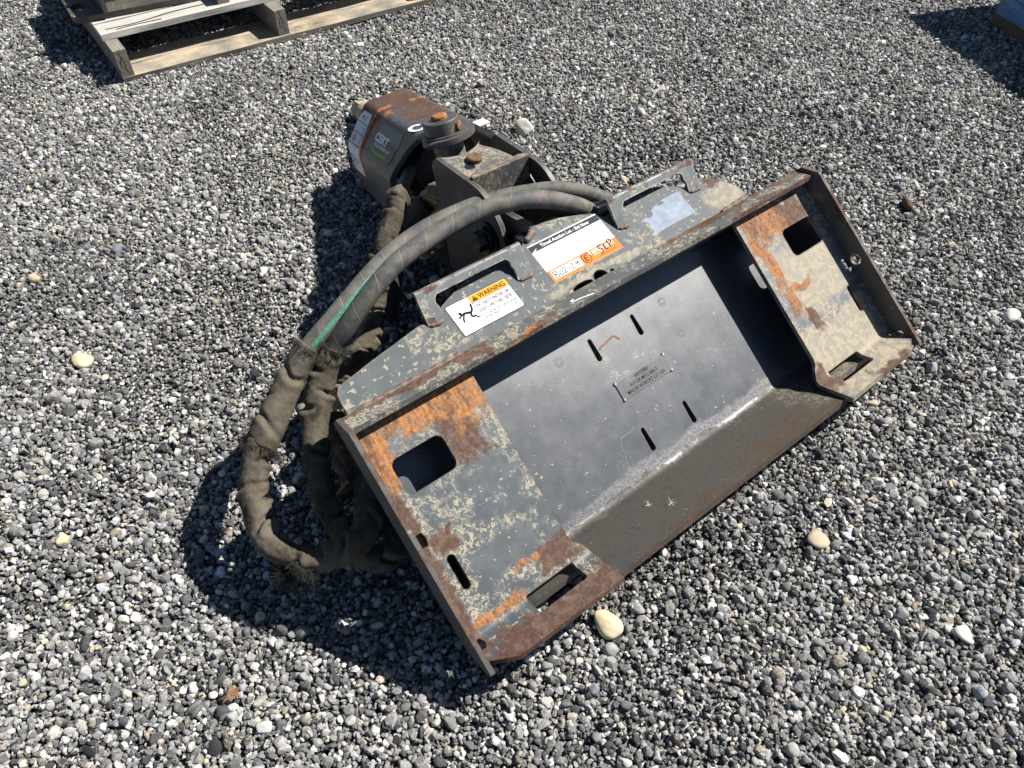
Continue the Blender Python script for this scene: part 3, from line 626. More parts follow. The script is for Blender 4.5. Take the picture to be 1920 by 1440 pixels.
# ---- swing arm and pivot (base frame u, s, z)
arm_ol = [(.803, .340), (.797, .355), (.784, .366), (.655, .367), (.637, .364), (.620, .357), (.600, .345), (.575, .318), (.560, .285), (.558, .250), (.560, .180), (.572, .085), (.66, .045), (.735, .060), (.760, .120), (.776, .239), (.790, .294)]
slot = lambda cx, cz: [(cx - .020, cz - .014), (cx - .016, cz - .018), (cx + .020, cz + .006), (cx + .018, cz + .012), (cx + .012, cz + .012)]
for s, u0 in ((0, .4865), (1, .6485)):
    hs = [slot(.630, .332)] if s == 0 else [slot(.655, .318)]
    f = (lambda a, z, o, u0=u0: (u0 - o, a, z)) if s == 0 else (lambda a, z, o, u0=u0: (u0 + o, a, z))
    o = sheet('arm_plate', arm_ol, hs, [], f, .0105, M_arm, FB, root); tag(o, ('left', 'right')[s] + ' side plate of the swing arm')
cv = [(.499, .690), (.622, .690), (.630, .705), (.618, .755), (.600, .792)] + arc(.556, .862, .079, -48, -128, 10) + [(.499, .800)]
cover = sheet('arm_cover', cv, [], [], lambda u, s, o: (u, s, .353 + o), .012, M_cover, FB, root)
b = MB(); b.cyl((.556, .748, .353), (0, 0, 1), .0165, 0, .010, 20, 0, None, .002); b.make('bolt_head', M_pin, FB, cover, 30)
b = MB(); b.cyl((.535, .735, .3535), (0, 0, 1), .011, -.004, .0002, 20); b.make('bolt_hole', M_black, FB, cover, 30)
b = MB(); b.box((.4972, .672, .16), (.6378, .682, .3715)); b.make('cross_plate', M_cover, FB, root)
bead('weld', [(.500, .683, .367), (.56, .684, .3705), (.636, .683, .367)], .005, M_weld, FB, root)
b = MB(); b.ring((.4865, .612, .272), (-1, 0, 0), .004, .034, 0, .006); b.cyl((.4865, .612, .272), (-1, 0, 0), .026, .006, .014, 36, 0, None, .002); b.cyl((.4865, .612, .272), (-1, 0, 0), .0215, .014, .034, 6, 0, None, .003)
pin = b.make('pivot_bolt', M_black, FB, root, 30)
b = MB(); b.poly([(.640, .305), (.652, .300), (.650, .318), (.640, .323), (.634, .312)], 0, 0, lambda s, z, o: (.4862, s, z)); b.make('torn_decal', PAPER, FB, root, fix=False)
for u0 in (.515, .606):                                # ears on the back of the plate
    o = sheet('ear_plate', [(.33, .155), (.40, .24), (.45, .325), (.52, .335), (.60, .325), (.645, .30), (.65, .245), (.60, .205), (.48, .14), (.36, .10)], [], [], lambda s, z, o, u0=u0: (u0 - o, s, z), .014, M_arm, FB, root)
b = MB(); b.box((.49, .487, .285), (.70, .535, .318)); b.make('cross_tube', M_black, FB, root)
b = MB(); b.box((.49, .486, .300), (.70, .4875, .304)); b.make('cross_tube_trim', M_raw, FB, root)
b = MB(); b.cyl((.50, .565, .10), (1, 0, 0), .045, 0, .14, 24); b.make('spacer_tube', M_arm, FB, root, 30)

b = MB(); b.box((.535, .806, .02), (.655, .905, .225)); b.make('sun_block', M_arm, FB, root)  # block added to keep sun off the gravel between housing and arm
# ---- drive housing: folded hood in its own tilted frame (x across, y away from the arm, z out of the top plate; origin on the pivot)
FH = Matrix(((0.87979, -0.41962, -0.22336, -0.14204), (0.46141, 0.86684, 0.18894, 1.49893), (0.11434, -0.26929, 0.95625, 0.36000), (0, 0, 0, 1)))
uc = .0115; prof = [(-.1400, -.200), (-.1395, -.083), (-.0570, 0.), (.0570, 0.), (.1395, -.083), (.1400, -.200)]; YF = .4725
def round_profile(P, r, n=5):
    out = []
    for i, p in enumerate(P):
        p = Vector(p)
        if i in (0, len(P) - 1): out.append(p); continue
        a = (Vector(P[i - 1]) - p).normalized(); c = (Vector(P[i + 1]) - p).normalized()
        ang = a.angle(c); t = r / math.tan(ang / 2); A = p + a * t; C = p + c * t
        for k in range(n + 1):
            x = k / n; out.append((A * (1 - x) ** 2 + p * 2 * x * (1 - x) + C * x * x))
    return out
pr_ = round_profile(prof, .030); dp = [0.]
for a, c in zip(pr_, pr_[1:]): dp.append(dp[-1] + (c - a).length)
PL = dp[-1]
def fnH(p, s, o):
    j = 0
    while j < len(dp) - 2 and dp[j + 1] < p: j += 1
    t = (p - dp[j]) / (dp[j + 1] - dp[j]); q = pr_[j].lerp(pr_[j + 1], t)
    def nrm(i):
        a = pr_[max(i - 1, 0)]; c = pr_[min(i + 1, len(pr_) - 1)]; d = (c - a).normalized(); return Vector((-d.y, d.x))
    n = nrm(j).lerp(nrm(j + 1), t).normalized()
    return (uc + q.x + n.x * o, s, q.y + n.y * o)
m = PL / 2; L2 = (Vector(prof[2]) - Vector(prof[1])).length - .006
t1 = m - .057 + .002; f1 = t1 - L2
half = [(.05, .140), (.09, .103), (f1 - .005, .096), (f1 + .03, .088), (f1 + .07, .073), (t1 - .015, .050), (t1 - .004, .030)]
ear = arc(m - .0100, .004, .0640, 190, 350, 18)
hood_ol = [(0, YF), (0, .175)] + half + ear + [(PL - x, y) for x, y in half][::-1] + [(PL, .175), (PL, YF)]
hood = sheet('drive_housing', hood_ol, [], [], fnH, .011, M_hood, FH, root, 40, xcuts=[x for x in dp[1:-1]] + [dp[i] + d for i in range(1, len(dp) - 1) for d in (-.003, .003) if i % 6 in (0, 1)]); tag(hood, 'dark folded drive housing with a rusty top and torn safety labels')
# labels on the left chamfer; a = along the housing from its far end, h = up the face from the fold
def fnC(a, h, o): return fnH(f1 + h, YF - a, o)
def strip(b, pts, o, mi):                                # a curved label: fine quads between two edges given as (a0,a1) per h
    vs_ = []
    for a0, a1, h in pts: vs_ += [fnC(a0, h, o), fnC(a1, h, o)]
    b.add(vs_, [(2 * i, 2 * i + 1, 2 * i + 3, 2 * i + 2) for i in range(len(pts) - 1)], mi)
b = MB()
rr_ = random.Random(3)
strip(b, [(.004 + .006 * rr_.random() + max(0, (h - .075)) * 1.2, .112 - .10 * max(0, -h) - .02 * max(0, h) / .1, h) for h in [-.070 + .0085 * i for i in range(20)]], .0010, 0)
strip(b, [(.113 - .10 * max(0, -h), .128 - .10 * max(0, -h) + .00, h) for h in [-.072 + .0085 * i for i in range(21)]], .0012, 2)
for a in (.020, .040, .056, .074, .090): b.stroke([(a, .006), (a - .001, .030), (a - .002, .060)], .0011, .0016, 1, fnC, 3)
for h in (-.030, .004, .034, .062): b.stroke([(.012, h), (.060, h + .001), (.108, h)], .0015, .0016, 1, fnC, 3)
for p in ([(.026, .012), (.040, .026), (.056, .014)], [(.034, .016), (.042, .008)], [(.030, .072), (.042, .080), (.052, .070)], [(.066, .070), (.072, .084)], [(.030, -.046), (.048, -.036), (.060, -.050)], [(.070, -.042), (.080, -.034)]): b.stroke(p, .0030, .0017, 1, fnC, 4)
for k in range(8): h = .008 + .0065 * k; b.stroke([(.080, h), (.102 + .006 * rr_.random(), h)], .0012, .0016, 1, fnC, 2)
for k in range(6): h = -.060 + .007 * k; b.stroke([(.012, h), (.022 + .02 * rr_.random(), h)], .0012, .0016, 1, fnC, 2)
b.text('WARNING', .1265, .008, .0125, .0018, 1, fnC, R(90), .03, fit=.085)
b.make('safety_label', [PAPER, INK, OR], FH, hood, fix=False)
b = MB(); GREY = plain('brushed_decal', (.15, .15, .145), .5, .2, .35, 120, .3); GRN = plain('green_print', (.06, .33, .05), .5, 0, .1, 40, 0); M_dec = plain('black_decal', (.012, .012, .014), .35, 0, .1, 40, 0)
b.poly(rrect(.190, .350, .050, .092, .014, 5), .0010, 0, fnC)
b.poly(rrect(.170, .345, .014, .062, .022, 6), .0014, 1, fnC)
b.text('CERT', .184, .0470, .0270, .0019, 2, fnC, 0, .05, fit=.100); b.text('EQUIPMENT', .196, .0345, .0125, .0019, 2, fnC, 0, .010, fit=.120)
b.stroke([(.180, .0320), (.205, .0245), (.250, .0215), (.305, .0250)], .0062, .0019, 3, fnC, 5)
b.make('maker_decal', [GREY, M_dec, PAPER, GRN], FH, hood, fix=False)
b = MB(); b.stroke([(-.030 + .016 * math.cos(R(t)), .100 + .022 * math.sin(R(t))) for t in (40, 90, 140, 190, 240, 290, 325)], .0095, .0006, 0, None, 5); b.make('paint_mark', PAPER, FH, hood, fix=False)
b = MB(); b.ring((0, .004, 0), (0, 0, 1), .030, .050, 0, .003); b.cyl((-.003, .003, 0), (0, 0, 1), .0395, 0, .030, 44, 0, None, .002)
collar = b.make('pivot_collar', M_hood, FH, root, 30)
b = MB(); b.cyl((-.003, .003, .029), (0, 0, 1), .0175, 0, .010, 28, 0, None, .003); b.make('pin_head', M_pin, FH, collar, 30)
b = MB(); b.cyl((.022, -.027, .013), (.65, -.75, 0), .0095, -.004, .006, 14); b.make('set_screw', M_pin, FH, collar, 30)
b = MB(); b.cyl((0, .003, -.20), (0, 0, 1), .033, 0, .188, 36); b.make('pivot_tube', M_cover, FH, root, 30)
b = MB(); b.cyl((uc, .30, -.108), (0, 1, 0), .092, -.16, .15, 44); b.cyl((uc, .12, -.108), (0, 1, 0), .070, -.02, .03, 32); b.cyl((uc - .055, .115, -.09), (0, 1, 0), .024, -.02, .05, 20); b.cyl((uc + .045, .115, -.12), (0, 1, 0), .024, -.02, .05, 20)
b.make('hydraulic_motor', M_motor, FH, root, 30)
b = MB(); b.cyl((uc, .46, -.100), (0, 1, 0), .066, 0, .085, 32); b.cyl((uc, .545, -.108), (0, 1, 0), .032, 0, .25, 24); b.cyl((uc, .79, -.110), (0, 1, 0), .030, 0, .085, 6, 0, None, .004)
o = b.make('output_shaft', plain('shaft_steel', (.30, .24, .17), .7, 0, .3, 70, .5), FH, root, 30); tag(o, 'tan dusty output shaft with a hexagonal end')
b = MB(); b.box((.085, .020, -.022), (.112, .062, -.0195)); b.make('white_tag', PAPER, FH, hood)
b = MB(); b.box((-.136, .090, -.150), (-.1305, .104, -.120)); b.make('mounting_tab', M_raw, FH, root)
# fitting with dried mud
def clump(name, c, r, sq, mat, parent, seed, sub=3, rough=.5):
    bm = bmesh.new(); bmesh.ops.create_icosphere(bm, subdivisions=sub, radius=1)
    for v in bm.verts:
        k = 1 + rough * noise.noise(v.co * 2.2 + Vector((seed, 0, 0))) + .5 * rough * noise.noise(v.co * 5 + Vector((0, seed, 0)))
        v.co = Vector((v.co.x * r * k, v.co.y * r * k, v.co.z * r * sq * k))
    me = bpy.data.meshes.new(name); bm.to_mesh(me); bm.free()
    return link(me, name, mat, Matrix.Translation(c), parent, 0)
b = MB(); b.cyl((.510, .853, .212), (-.75, -.5, -.30), .027, -.03, .006, 28); b.ring((.510, .853, .212), (-.75, -.5, -.30), .018, .033, -.012, .002)
b.make('hose_fitting', M_tanmud, FB, root, 30)
clump('mud_clod', tuple(FB @ Vector((.505, .862, .118))), .034, .55, M_tanmud, root, 4)
clump('mud_clod', tuple(FB @ Vector((.470, .850, .104))), .026, .5, M_tanmud, root, 9)

# ---- hoses
hose_green = [(0.2411, 1.3534, 0.25), (0.2076, 1.3355, 0.29), (0.172, 1.3249, 0.315), (0.1332, 1.3211, 0.33), (0.0847, 1.3165, 0.338), (0.0315, 1.3023, 0.34), (-0.0312, 1.2803, 0.34), (-0.0925, 1.249, 0.337), (-0.1611, 1.1977, 0.332), (-0.2169, 1.1424, 0.322), (-0.2557, 1.0869, 0.312), (-0.2903, 1.0302, 0.298), (-0.3275, 0.9844, 0.275), (-0.3609, 0.95, 0.25), (-0.3829, 0.9159, 0.225), (-0.3997, 0.8717, 0.205), (-0.4133, 0.8248, 0.19), (-0.4247, 0.7942, 0.175), (-0.4289, 0.7687, 0.16), (-0.4287, 0.736, 0.145), (-0.4209, 0.7027, 0.132), (-0.4059, 0.6714, 0.122), (-0.3814, 0.6459, 0.115), (-0.3501, 0.6294, 0.11), (-0.3146, 0.6218, 0.11), (-0.2813, 0.6296, 0.113), (-0.2551, 0.6459, 0.115), (-0.2408, 0.6758, 0.11), (-0.2387, 0.7183, 0.1), (-0.2474, 0.763, 0.09), (-0.2697, 0.8158, 0.08), (-0.299, 0.8616, 0.075), (-0.3289, 0.9093, 0.075), (-0.3451, 0.9404, 0.08)]
hose_plain = [(0.1995, 1.3252, 0.25), (0.1651, 1.2878, 0.3), (0.1288, 1.257, 0.34), (0.0857, 1.238, 0.365), (0.0397, 1.221, 0.38), (-0.0147, 1.2, 0.385), (-0.0681, 1.177, 0.38), (-0.1337, 1.1295, 0.37), (-0.1966, 1.0725, 0.355), (-0.2359, 1.0271, 0.335), (-0.2677, 0.9971, 0.305), (-0.2934, 0.975, 0.275), (-0.3135, 0.9632, 0.25), (-0.3301, 0.9399, 0.22), (-0.3418, 0.9098, 0.19), (-0.3469, 0.8734, 0.16), (-0.3453, 0.8313, 0.13), (-0.3366, 0.7862, 0.105), (-0.323, 0.7498, 0.085), (-0.3006, 0.7142, 0.065), (-0.2696, 0.6784, 0.055), (-0.2334, 0.6579, 0.05), (-0.2029, 0.666, 0.05), (-0.1947, 0.7022, 0.05), (-0.2127, 0.7542, 0.045)]
motor_a = [(-0.2246, 1.672, 0.225), (-0.2305, 1.5639, 0.238), (-0.2361, 1.4718, 0.255), (-0.2421, 1.4049, 0.268), (-0.2451, 1.361, 0.262), (-0.252, 1.3256, 0.247), (-0.2632, 1.2899, 0.222), (-0.2738, 1.2599, 0.19), (-0.281, 1.2296, 0.158), (-0.2842, 1.2079, 0.13), (-0.2865, 1.1805, 0.113), (-0.294, 1.1487, 0.102), (-0.3081, 1.1131, 0.094), (-0.3256, 1.0765, 0.088), (-0.3469, 1.0441, 0.085), (-0.3659, 1.0185, 0.08), (-0.3734, 0.9896, 0.07), (-0.3657, 0.9572, 0.06), (-0.3432, 0.923, 0.045), (-0.3136, 0.8757, 0.04), (-0.2832, 0.8243, 0.035), (-0.2479, 0.7607, 0.035)]
motor_b = [(-0.186, 1.4531, 0.218), (-0.2034, 1.4589, 0.2), (-0.2281, 1.4844, 0.165), (-0.2515, 1.5017, 0.12), (-0.2657, 1.4803, 0.085), (-0.2736, 1.4314, 0.06), (-0.2769, 1.3626, 0.045), (-0.2768, 1.277, 0.04)]
g = G('hose_rubber'); uvn = g.n('UVMap'); ul, va, _ = g.sep(uvn.outputs[0])
hel = g.math('ABSOLUTE', g.math('SUBTRACT', g.math('FRACT', g.math('ADD', g.math('MULTIPLY', ul, 17.), va)), .5))
line = g.sm(hel, .020, .008); nb = g.noise(g.co, 18, 4, .6); nf = g.noise(g.co, 130, 4, .65); nm = g.noise(g.co, 55, 3, .7)
c = g.mix(g.sm(nm, .35, .7), (.050, .051, .050), (.092, .092, .088)); c = g.mix(g.math('MULTIPLY', g.sm(nb, .38, .70), .65), c, (.165, .148, .112))
c = g.mix(g.math('MULTIPLY', g.sm(g.noise(g.co, 24, 2, .5, .4), .62, .70), .35), c, (.16, .11, .125))
c = g.mix(g.math('MULTIPLY', g.sm(nf, .62, .72), .5), c, (.22, .21, .19)); c = g.mix(g.math('MULTIPLY', line, .55), c, (.24, .23, .20))
g.bump(g.math('ADD', g.math('MULTIPLY', nf, .5), g.math('MULTIPLY', line, -.8)), .5, .0012); M_rub = g.done(c, .68, 0, .35)
M_grn = plain('green_print_line', (.045, .20, .125), .7, 0, .5, 160, .3)
g = G('sleeve_fabric'); uvn = g.n('UVMap'); ul, va, _ = g.sep(uvn.outputs[0])
wv = g.math('MULTIPLY', g.math('SINE', g.math('MULTIPLY', ul, 3400.)), g.math('SINE', g.math('MULTIPLY', va, 420.)))
nb = g.noise(g.co, 14, 4, .62); nf = g.noise(g.co, 120, 4, .7); c = g.mix(g.sm(nb, .3, .72), (.046, .040, .030), (.118, .102, .077)); c = g.mix(g.math('MULTIPLY', g.sm(nf, .45, .75), .5), c, (.15, .135, .105))
c = g.mix(g.math('MULTIPLY', g.sm(g.noise(g.co, 30, 2, .5), .62, .74), .7), c, (.022, .02, .018))
g.bump(g.math('ADD', g.math('MULTIPLY', wv, .25), nf), .55, .0012); M_fab = g.done(c, .95, 0, .15)
M_fray = plain('frayed_thread', (.022, .020, .018), .95, 0, .4, 200, 0)
def path(P, a=None, b_=None, step=.006):
    Q = resample(catmull(P, 10), step); n = len(Q); return Q[int((a or 0) * n):int((b_ if b_ is not None else 1) * n) + 1]
def folds(seed, amp, per, floor=None, r0=.0215):
    """gathered cloth: crease rings that are deep on one side and die out on the other"""
    def d(l, th, dv, p):
        ph = l * per + .22 * math.sin(th + seed + l * 9) + .35 * noise.noise(Vector((l * 11, math.cos(th) * .7, math.sin(th) * .7 + seed)))
        n = math.floor(ph + .5); x = 0.
        for k in (n - 1, n, n + 1):
            rr = random.Random(int(k * 7919 + seed * 1000)); tn = rr.uniform(0, 6.283); dn = rr.uniform(.35, 1.25); wn = rr.uniform(.08, .16)
            side = max(0., .38 + .62 * math.cos(th - tn)); f = ph - k + .10 * math.sin(2 * (th - tn))
            x -= amp * dn * side * math.exp(-(f / wn) ** 2)
            x += amp * .38 * dn * side * math.exp(-((f - .30) / .18) ** 2)
        x += amp * .35 * noise.noise(Vector((l * 16, math.cos(th) * .9, math.sin(th) * .9 - seed))) + amp * .10 * noise.noise(p * 190)
        return max(x, floor - r0) if floor else x
    return d
def fray(name, c, nrm, r, n, ln, parent, seed, droop=.6):
    rr = random.Random(seed); b = MB(); c = Vector(c); ax = Vector(nrm).normalized(); a = ax.orthogonal().normalized(); bb = ax.cross(a)
    for i in range(n):
        th = rr.uniform(0, 6.283); d = a * math.cos(th) + bb * math.sin(th); p = c + d * r * rr.uniform(.8, 1.05); v = (ax * rr.uniform(-.2, .9) + d * rr.uniform(.1, .9) + Vector((rr.gauss(0, .55), rr.gauss(0, .55), rr.gauss(0, .55)))).normalized()
        L = ln * rr.uniform(.4, 1.2); w = rr.uniform(.0003, .0008); sd = v.orthogonal().normalized() * w; pts = []
        for k in range(5):
            t = k / 4; q = p + v * L * t + Vector((0, 0, -droop * L * t * t)) + Vector((noise.noise(p * 50 + Vector((k, seed, 0))), noise.noise(p * 50 + Vector((0, k, seed))), 0)) * L * .7 * t
            q.z = max(q.z, .004); pts += [q + sd * (1 - .6 * t), q - sd * (1 - .6 * t), q + sd.cross(v) * (1 - .6 * t)]
        b.add(pts, [(3 * k + i0, 3 * k + (i0 + 1) % 3, 3 * k + 3 + (i0 + 1) % 3, 3 * k + 3 + i0) for k in range(4) for i0 in range(3)])
    return b.make(name, M_fray, FW, parent, fix=False, kind='stuff')
def frac_at(P, target):
    Q = resample(catmull(P, 10), .006); return min(range(len(Q)), key=lambda i: (Q[i] - Vector(target)).length) / len(Q)
# hose with the green line
fa = frac_at(hose_green, (-.3609, .95, .25)); fb = frac_at(hose_green, (-.4247, .7942, .175))
h1 = tube('hydraulic_hose', path(hose_green), lambda t, l: .0172 if t < .55 else .0135, M_rub, root); tag(h1, 'grey hydraulic hose with a green line arching over the plate')
Q = path(hose_green, .14, fa, .004); vs_ = []
for i, p in enumerate(Q):
    t = (Q[min(i + 1, len(Q) - 1)] - Q[max(i - 1, 0)]).normalized(); k = min(1, max(0, i / len(Q) * 1.6 - .25))
    dv = Vector((.25, -.95, .05)).lerp(Vector((.55, -.62, .62)), k); dv = (dv - t * dv.dot(t)).normalized(); sdv = t.cross(dv)
    for a in (-.22, 0, .22): vs_.append(p + (dv * math.cos(a) + sdv * math.sin(a)) * .01755)
b = MB(); b.add(vs_, [(3 * i + j, 3 * i + j + 1, 3 * i + 4 + j, 3 * i + 3 + j) for i in range(len(Q) - 1) for j in (0, 1)]); b.make('green_line', M_grn, FW, h1, 0)
tube('fabric_sleeve', path(hose_green, fa - .005, fb, .003), lambda t, l: .0240 + .003 * t, M_fab, h1, 56, folds(1.3, .0070, 19))
tube('fabric_sleeve', path(hose_green, fb - .004, 1, .003), lambda t, l: .0225 + .0012 * math.sin(l * 21), M_fab, h1, 56, folds(4.1, .0160, 27, .0145, .0225))
Qg = path(hose_green); ia = int(fa * len(Qg)); ib = int(fb * len(Qg))
fray('frayed_end', Qg[ia], Qg[ia - 3] - Qg[ia], .0235, 420, .016, h1, 2, .3); fray('frayed_end', Qg[ib], Qg[ib + 3] - Qg[ib], .026, 300, .018, h1, 3); fray('frayed_end', Qg[ib - 3] + Vector((-.018, .012, .004)), (-.9, .3, .2), .012, 260, .026, h1, 5)
im = int(frac_at(hose_green, (-.33, .625, .11)) * len(Qg)); fray('frayed_end', Qg[im] + Vector((-.006, -.014, -.004)), (-.5, -.8, -.2), .019, 420, .020, h1, 7, .6); fray('frayed_end', Qg[im] + Vector((-.034, -.010, -.020)), (-.9, -.2, -.3), .010, 360, .030, h1, 8, .8)
# second hose
fc = frac_at(hose_plain, (-.3135, .9632, .25))
h2 = tube('hydraulic_hose', path(hose_plain), lambda t, l: .0172 if t < .60 else .0135, M_rub, root); tag(h2, 'plain grey hydraulic hose lying in front of the green lined one')
tube('fabric_sleeve', path(hose_plain, fc, .995, .003), lambda t, l: .0225 + .0015 * math.sin(l * 15), M_fab, h2, 48, folds(7.7, .0130, 25, .0145, .0225))
Qh = path(hose_plain); ic = int(fc * len(Qh)); fray('frayed_end', Qh[ic], Qh[ic - 3] - Qh[ic], .022, 320, .015, h2, 9, .3)
# hoses of the motor
MA0 = motor_a[3]
h3 = tube('motor_hose', path(motor_a), .0135, M_rub, root); tag(h3, 'motor hose in a wrinkled fabric sleeve leaving the drive housing')
f3 = frac_at(motor_a, MA0)
tube('fabric_sleeve', path(motor_a, f3, 1, .003), lambda t, l: .0205 + .002 * min(1, l * 5) + .0015 * math.sin(l * 18 + 1), M_fab, h3, 56, folds(2.2, .0170, 33, .0145, .0215))
Qm = path(motor_a); k_ = int(frac_at(motor_a, (-.3659, 1.0185, .08)) * len(Qm)); fray('frayed_end', Qm[k_] + Vector((.0, -.02, .0)), (.3, -.8, -.2), .018, 420, .035, h3, 12)
h4 = tube('motor_hose', path(motor_b), .022, plain('dark_sleeve', (.02, .019, .018), .9, 0, .3, 60, .5), root, 28, folds(5.5, .003, 20)); tag(h4, 'dark motor hose running under the arched hoses')
b = MB(); b.cyl((-.286, .80, .062), (.6, .75, .1), .013, -.02, .02, 6, 0, None, .002); b.cyl((-.286, .80, .062), (.6, .75, .1), .0105, -.036, -.02, 16); b.cyl((-.286, .80, .062), (.6, .75, .1), .017, .02, .04, 20)
b.make('hose_coupler', plain('coupler_brass', (.16, .085, .045), .6, .4, .35, 120, .3), FW, root, 30)

# ================================================================== PALLET
PA = R(34.425); pf = Matrix.Translation((-1.2802, 2.4502, 0)) @ Matrix.Rotation(PA, 4, 'Z')
def wood(name, c, dirt, axis='x', dust=False):
    g = G(name); co = g.co; rnd = g.n('ObjectInfo').outputs['Random']
    p = g.vm('ADD', co, g.comb(g.math('MULTIPLY', rnd, 13.), g.math('MULTIPLY', rnd, 7.), 0.))
    gv = g.vm('MULTIPLY', p, (6, 130, 130) if axis == 'x' else (130, 6, 130)); gr = g.noise(gv, 1, 4, .65, .6); bl = g.noise(p, 9, 4, .6); fi = g.noise(p, 240, 2, .6)
    cc = g.mix(g.sm(gr, .3, .7), tuple(x * .62 for x in c), c); cc = g.mix(g.math('MULTIPLY', g.sm(bl, .36, .7), .8), cc, dirt); cc = g.mix(g.sm(gr, .34, .27), cc, (.03, .026, .02))
    if dust:
        nz = g.sep(g.n('NewGeometry').outputs['Normal'])[2]; cc = g.mix(g.math('MULTIPLY', g.sm(nz, .5, .9), g.sm(bl, .30, .68)), cc, g.mix(fi, (.30, .245, .17), (.47, .40, .29)))
    g.bump(g.math('ADD', gr, g.math('MULTIPLY', fi, .2)), .7, .003); return g.done(cc, .9, 0, .2)
W_top = wood('weathered_deck', (.50, .48, .44), (.36, .34, .31)); W_bot = wood('dusty_board', (.21, .195, .165), (.15, .135, .11), 'x', True); W_str = wood('weathered_stringer', (.25, .225, .185), (.16, .14, .115), 'y')
pal = empty('wooden_pallet', (-1.2802, 2.4502, 0), 'weathered wooden pallet with a dusty bottom board at the top left', 'pallet', None, PA)
def board(name, mat, x0, x1, y0, y1, z0, z1, seed, axis=0, amp=.004, ends=0.):
    """a plank with uneven edges"""
    n = 26; b = MB(); vs = []
    for i in range(n + 1):
        t = i / n
        for (q, z) in ((0, 0), (1, 0), (1, 1), (.5, 1), (0, 1)):
            if axis == 0:
                x = x0 + (x1 - x0) * t; y = y0 + (y1 - y0) * q + amp * noise.noise(Vector((x * 7, q * 3 + seed, z))) + .35 * amp * noise.noise(Vector((x * 40, q * 3 + seed, z)))
                xx = x + (ends * noise.noise(Vector((q * 4, seed, z * 2))) if i in (0, n) else 0)
                vs.append((xx, y, z0 + (z1 - z0) * z + .3 * amp * noise.noise(Vector((x * 6, q, seed + z)))))
            else:
                y = y0 + (y1 - y0) * t; x = x0 + (x1 - x0) * q + .5 * amp * noise.noise(Vector((y * 7, q * 3 + seed, z)))
                vs.append((x, y, z0 + (z1 - z0) * z + .4 * amp * noise.noise(Vector((y * 8, q, seed + z)))))
    b.add(vs, [(i * 5 + k, i * 5 + (k + 1) % 5, (i + 1) * 5 + (k + 1) % 5, (i + 1) * 5 + k) for i in range(n) for k in range(5)] + [(0, 1, 2, 3, 4), tuple(n * 5 + k for k in range(5))])
    o = b.make(name, mat, pf, pal, 40); return o
board('bottom_board', W_bot, 0, 1.195, -.004, .086, .002, .020, 1, 0, .004, .006); board('bottom_board', W_bot, .004, 1.190, .090, .176, .002, .019, 2, 0, .005, .006)
for y in (.47, .90): board('bottom_board', W_bot, 0, 1.19, y, y + .09, .002, .02, 3 + y, 0, .004)
for i, x in enumerate((0, .551, 1.15)):
    o = board('stringer', W_str, x, x + .040, .006 if i else -.002, 1.01, .0205, .106, 10 + i, 1, .006)
    b = MB()                                         # drying cracks in the end grain
    for pth in ([(x + .014, .1065), (x + .017, .085), (x + .022, .070), (x + .020, .048), (x + .027, .026)], [(x + .017, .085), (x + .009, .064), (x + .011, .048)]):
        b.stroke(pth, .0026, 0, 0, lambda a, z, o_, i=i: (a, (.0015 if i else -.0065), z), 4)
    b.make('crack', plain('crack', (.012, .011, .01), .95, 0, .1, 50, 0), pf, o, fix=False)
ydk = [(.096, .190), (.197, .288), (.34, .43), (.53, .62), (.70, .79), (.90, .99)]
for i, (a, c) in enumerate(ydk): board('deck_board', W_top, -.004, 1.20, a, c, .1065, .1255, 30 + i, 0, .006, .010)
b = MB()
for pth in ([(.02, .132), (.10, .128), (.16, .136), (.24, .150), (.36, .153)], [(.05, .112), (.12, .116), (.20, .113)], [(.55, .140), (.64, .150), (.76, .146)]): b.stroke(pth, .0045, .1268, 0, None, 5)
b.make('crack', plain('deck_crack', (.02, .018, .016), .95, 0, .1, 50, 0), pf, pal, fix=False, kind='stuff')
# straw and splinters on the bottom board
b = MB(); rr = random.Random(8)
for i in range(26):
    x = .58 + rr.random() * .16; y = rr.uniform(-.03, .03); a = rr.uniform(0, 3.14); L = rr.uniform(.02, .07); z = .022 + rr.random() * .006 if y > -.006 else .012
    P = [Vector((x + math.cos(a) * L * t, y + math.sin(a) * L * t * .6, z + .006 * math.sin(t * 3))) for t in (0, .33, .66, 1)]
    for p, q in zip(P, P[1:]): d = Vector((0, 0, .0008)); e = Vector((.0008, .0008, 0)); b.add([p - d, p + e, p + d, q - d, q + e, q + d], [(0, 1, 4, 3), (1, 2, 5, 4), (2, 0, 3, 5)])
o = b.make('dry_straw', plain('dry_straw', (.40, .31, .16), .9, 0, .3, 60, 0), pf, None, kind='stuff'); tag(o, 'dry straw caught at the pallet\'s middle stringer', 'straw')
# load on the pallet
load = empty('steel_implement', tuple(pf @ Vector((.20, .30, .126))), 'dark steel implement with an eyed corner resting on the wooden pallet', 'implement', None, PA)
M_st = worn('implement_steel', paint=(.035, .032, .030), rough=.6, tan=.1, rust=.5, edge=.6, grime=.3)
eye = [(-.035, .225), (-.030, .222), (.34, .190), (.62, .210), (.62, .70), (-.040, .70), (-.046, .40), (-.052, .245)]
sheet('base_plate', eye, [circle(-.004, .315, .036, 20)], [], lambda x, y, o: (x, y, .146 + o), .019, M_st, pf, load)
b = MB(); b.box((.045, .205, .1465), (.058, .62, .25)); b.box((.058, .30, .1465), (.60, .315, .36)); b.make('upright_plate', M_st, pf, load)
b = MB(); b.box((.40, .120, .1265), (.44, .20, .175)); b.make('foot_block', W_str, pf, load)
b = MB(); b.box((.30, .255, .1465), (.62, .30, .30)); b.make('crossbar', M_st, pf, load)

